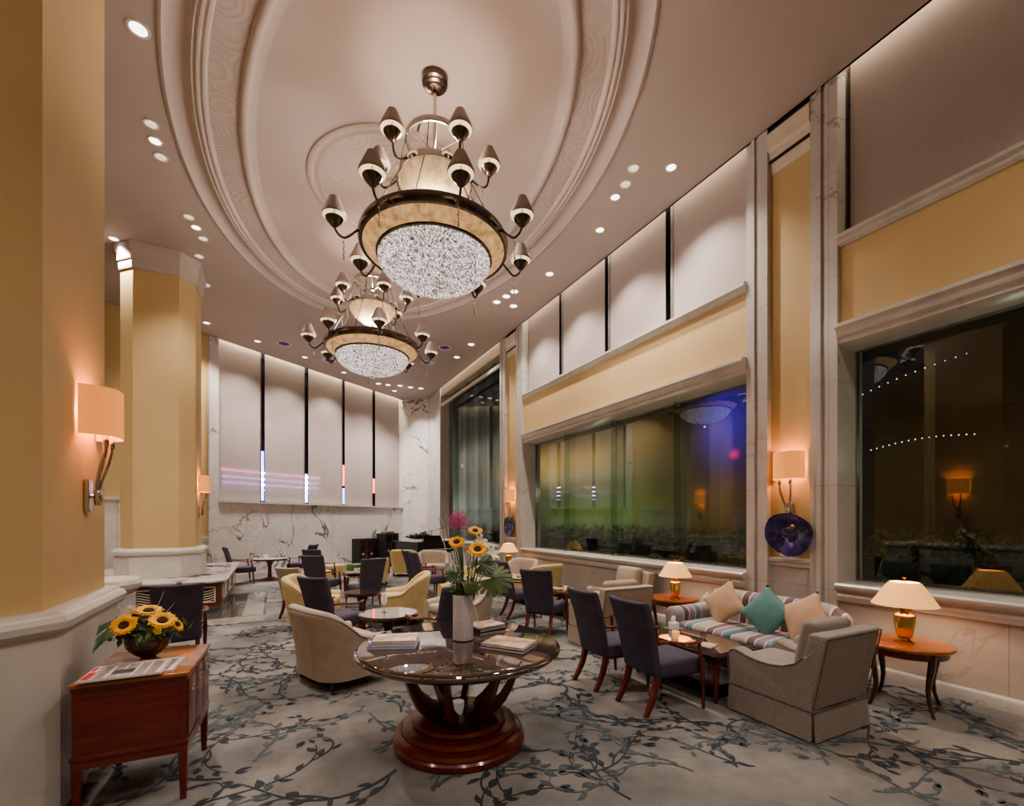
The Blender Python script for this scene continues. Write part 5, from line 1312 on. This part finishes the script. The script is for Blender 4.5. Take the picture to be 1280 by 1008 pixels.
ch = make_chandelier(); ch.location = (1.73,5.26,0); ch['label'] = 'nearer and larger-looking two-tier chandelier with beaded crystal bowl'
c2_ = copy_tree(ch); c2_.location = (1.70,8.94,0); c2_['label'] = 'farther two-tier chandelier seen below the near one'
# ================================================================ CEILING DOWNLIGHTS
def downlight(px, py, r, label, group, on=True, power=0, cone=1.9, blue=False):
    x, y = pt(px, py, H-0.01)
    z = H
    t = thing('downlight', label, 'ceiling light', (x,y,z), 0, group)
    m_ = MB(); m_.lathe([(r*0.72,-0.002),(r*0.8,-0.012),(r,-0.012),(r*1.03,-0.002)], (0,0,0), 28, cap=False); m_.build('trim_ring', 'ring', t)
    m_ = MB(); m_.lathe([(r*0.8,-0.006),(0.0,-0.004)], (0,0,0), 24, cap=False); m_.build('lens', 'bluehole' if blue else ('white_em' if on else 'dim_em'), t)
    if not on and not blue:
        m_ = MB(); m_.lathe([(r*0.4,-0.012),(r*0.42,-0.03),(r*0.3,-0.035),(0,-0.03)], (r*0.15,-r*0.1,0), 20, cap=False); m_.build('lamp', 'mshade_in', t)
    if power:
        light('bulb', 'SPOT', (0,0,-0.05), power, (1,0.90,0.81), 0.05, (0,0,0), cone, 0.7, t)
    return t
DP = 225
downlight(173,37,0.105,'large recessed downlight nearest the camera, upper left of the ceiling',None,True,DP)
g1 = 'three tilted downlights left of the ceiling ring'
downlight(189,156,0.09,'tilted recessed downlight, nearest of three in a row left of the ceiling ring',g1,False,DP)
downlight(194,177,0.09,'bright recessed downlight, middle of three in a row left of the ceiling ring',g1,True,DP)
downlight(201,197,0.09,'tilted recessed downlight, third of three in a row left of the ceiling ring',g1,False)
g1 = 'second cluster of downlights left of the ceiling ring'
downlight(236,272,0.09,'small recessed downlight, nearest of the second left cluster',g1,False,DP)
downlight(245,285,0.09,'small recessed downlight, middle of the second left cluster',g1,True)
downlight(254,299,0.09,'small recessed downlight, farthest of the second left cluster',g1,False)
downlight(249,321,0.09,'single small downlight just right of the far column head',None,False)
downlight(142,299,0.09,'single downlight left of the far column head',None,True,DP)
downlight(258,357,0.09,'single small downlight beside the far column shaft',None,False)
downlight(258,404,0.10,'bright downlight near the far column, above the marble pilaster',None,True,DP)
downlight(322,427,0.10,'bright downlight in front of the back blinds, left end',None,True,DP)
g1 = 'three downlights in a slanting row right of the ceiling ring'
downlight(792,211,0.09,'recessed downlight, nearest of the slanting row of three on the right',g1,False)
downlight(782,231,0.09,'recessed downlight, middle of the slanting row of three on the right',g1,False,DP)
downlight(769,247,0.09,'recessed downlight, third of the slanting row of three on the right',g1,True)
downlight(839,210,0.09,'bright downlight nearest the right blinds',None,True,DP)
downlight(750,288,0.09,'bright downlight between the ceiling ring and the right blinds',None,True,DP)
downlight(687,343,0.10,'bright downlight beside the farther right blinds',None,True,DP)
g1 = 'far cluster of four downlights on the right'
for k, (a, b_) in enumerate(((643,365),(633,371),(621,378),(642,383))):
    downlight(a, b_, 0.11, 'small downlight of the far right cluster of four, '+['top one','upper middle one','left one','lower right one'][k], g1, True, DP if k == 3 else 0)
downlight(589,431,0.12,'downlight right of the second chandelier, near the tall window',None,True,DP)
downlight(571,447,0.12,'small far downlight just beyond the one by the tall window',None,True)
g1 = 'row of tiny downlights near the back corner'
for k, (a, b_) in enumerate(((473,480),(485,481.5),(500,482.5),(513,484.5),(526,486))):
    downlight(a, b_, 0.12, 'tiny downlight in the row near the back corner, '+['first from left','second from left','middle one','fourth from left','last on the right'][k], g1, True, DP*1.2 if k in (1,3) else 0)
downlight(381,447,0.1,'downlight left of the second chandelier, near the back blinds',None,True,DP)
downlight(430,466,0.1,'downlight below the second chandelier, near the back blinds',None,True,DP)
downlight(493,489,0.11,'tiny downlight closest to the back marble wall',None,True)
g1 = 'dark blue ceiling reflectors'
for k, (a, b_) in enumerate(((355,430),(412,451),(556,435),(535,454))):
    downlight(a, b_, 0.2, 'round dark blue ceiling reflector, '+['leftmost of four','second from left, behind the chandelier','rightmost of four','third from left, right of the chandelier'][k], g1, False, 0, blue=True)
for s_ in (1.0,2.6,4.2,5.8,7.2):  # added spots without fixtures, they brighten the back wall
    q_ = bw(s_, 1.1); light('back_wall_fill', 'SPOT', (q_[0],q_[1],H-0.08), 260, (1,0.92,0.88), 0.05, (0,0,0), 1.5, 0.8)
# added fill lamps, all out of view
for x, y in ((-4,-2.5),(0,-2.5),(3.5,-2.5),(-5,1.5),(-5.2,6.5),(3.6,0.2),(0,0.2),(-5,10)):
    light('fill_lamp', 'SPOT', (x,y,H-0.1), DP*1.0, (1,0.90,0.81), 0.25, (0,0,0), 2.3, 0.8)
# cove strips hidden above the ceiling edge, washing the blinds
def strip(p0, p1, z, power, ang=0.0):
    a = Vector(p0); b_ = Vector(p1); L_ = (b_-a).length; c = (a+b_)/2
    light('cove_strip', 'AREA', (c.x, c.y, z), power*L_, (1,0.88,0.66), L_, (0,0,math.atan2(b_.y-a.y, b_.x-a.x)), sy=0.05)
strip((6.03,-0.6), (6.03,uA), 7.40, 4.5); strip((6.03,uD), (6.03,uE), 7.40, 4.5); strip((5.975,uH), (5.975,uI), 7.40, 7)
strip(bw(sP[2],-0.08), bw(bs(502),-0.08), 7.40, 14)
# ================================================================ LIGHTS
# ================================================================ CAMERA, WORLD
cam = bpy.data.cameras.new('Camera'); co_ = bpy.data.objects.new('Camera', cam); COL.objects.link(co_)
cam.sensor_width = 36; cam.sensor_fit = 'HORIZONTAL'; cam.lens = F/1280*36; cam.shift_y = 147/1280; cam.clip_start = 0.05; cam.clip_end = 200
co_.location = (0,0,1.75); co_.rotation_euler = (PI/2, 0, -math.atan2(SA, CA)); sc.camera = co_
w = bpy.data.worlds.new('World'); sc.world = w; w.use_nodes = True
w.node_tree.nodes['Background'].inputs[0].default_value = (0.05,0.05,0.08,1); w.node_tree.nodes['Background'].inputs[1].default_value = 0.15
sc.view_settings.view_transform = 'AgX'; sc.view_settings.look = 'AgX - Medium High Contrast'; sc.view_settings.exposure = 0.32
sc.cycles.use_denoising = True; sc.cycles.max_bounces = 7; sc.cycles.diffuse_bounces = 4; sc.cycles.transparent_max_bounces = 12
sc.cycles.sample_clamp_indirect = 6.0; sc.cycles.caustics_reflective = False; sc.cycles.caustics_refractive = False
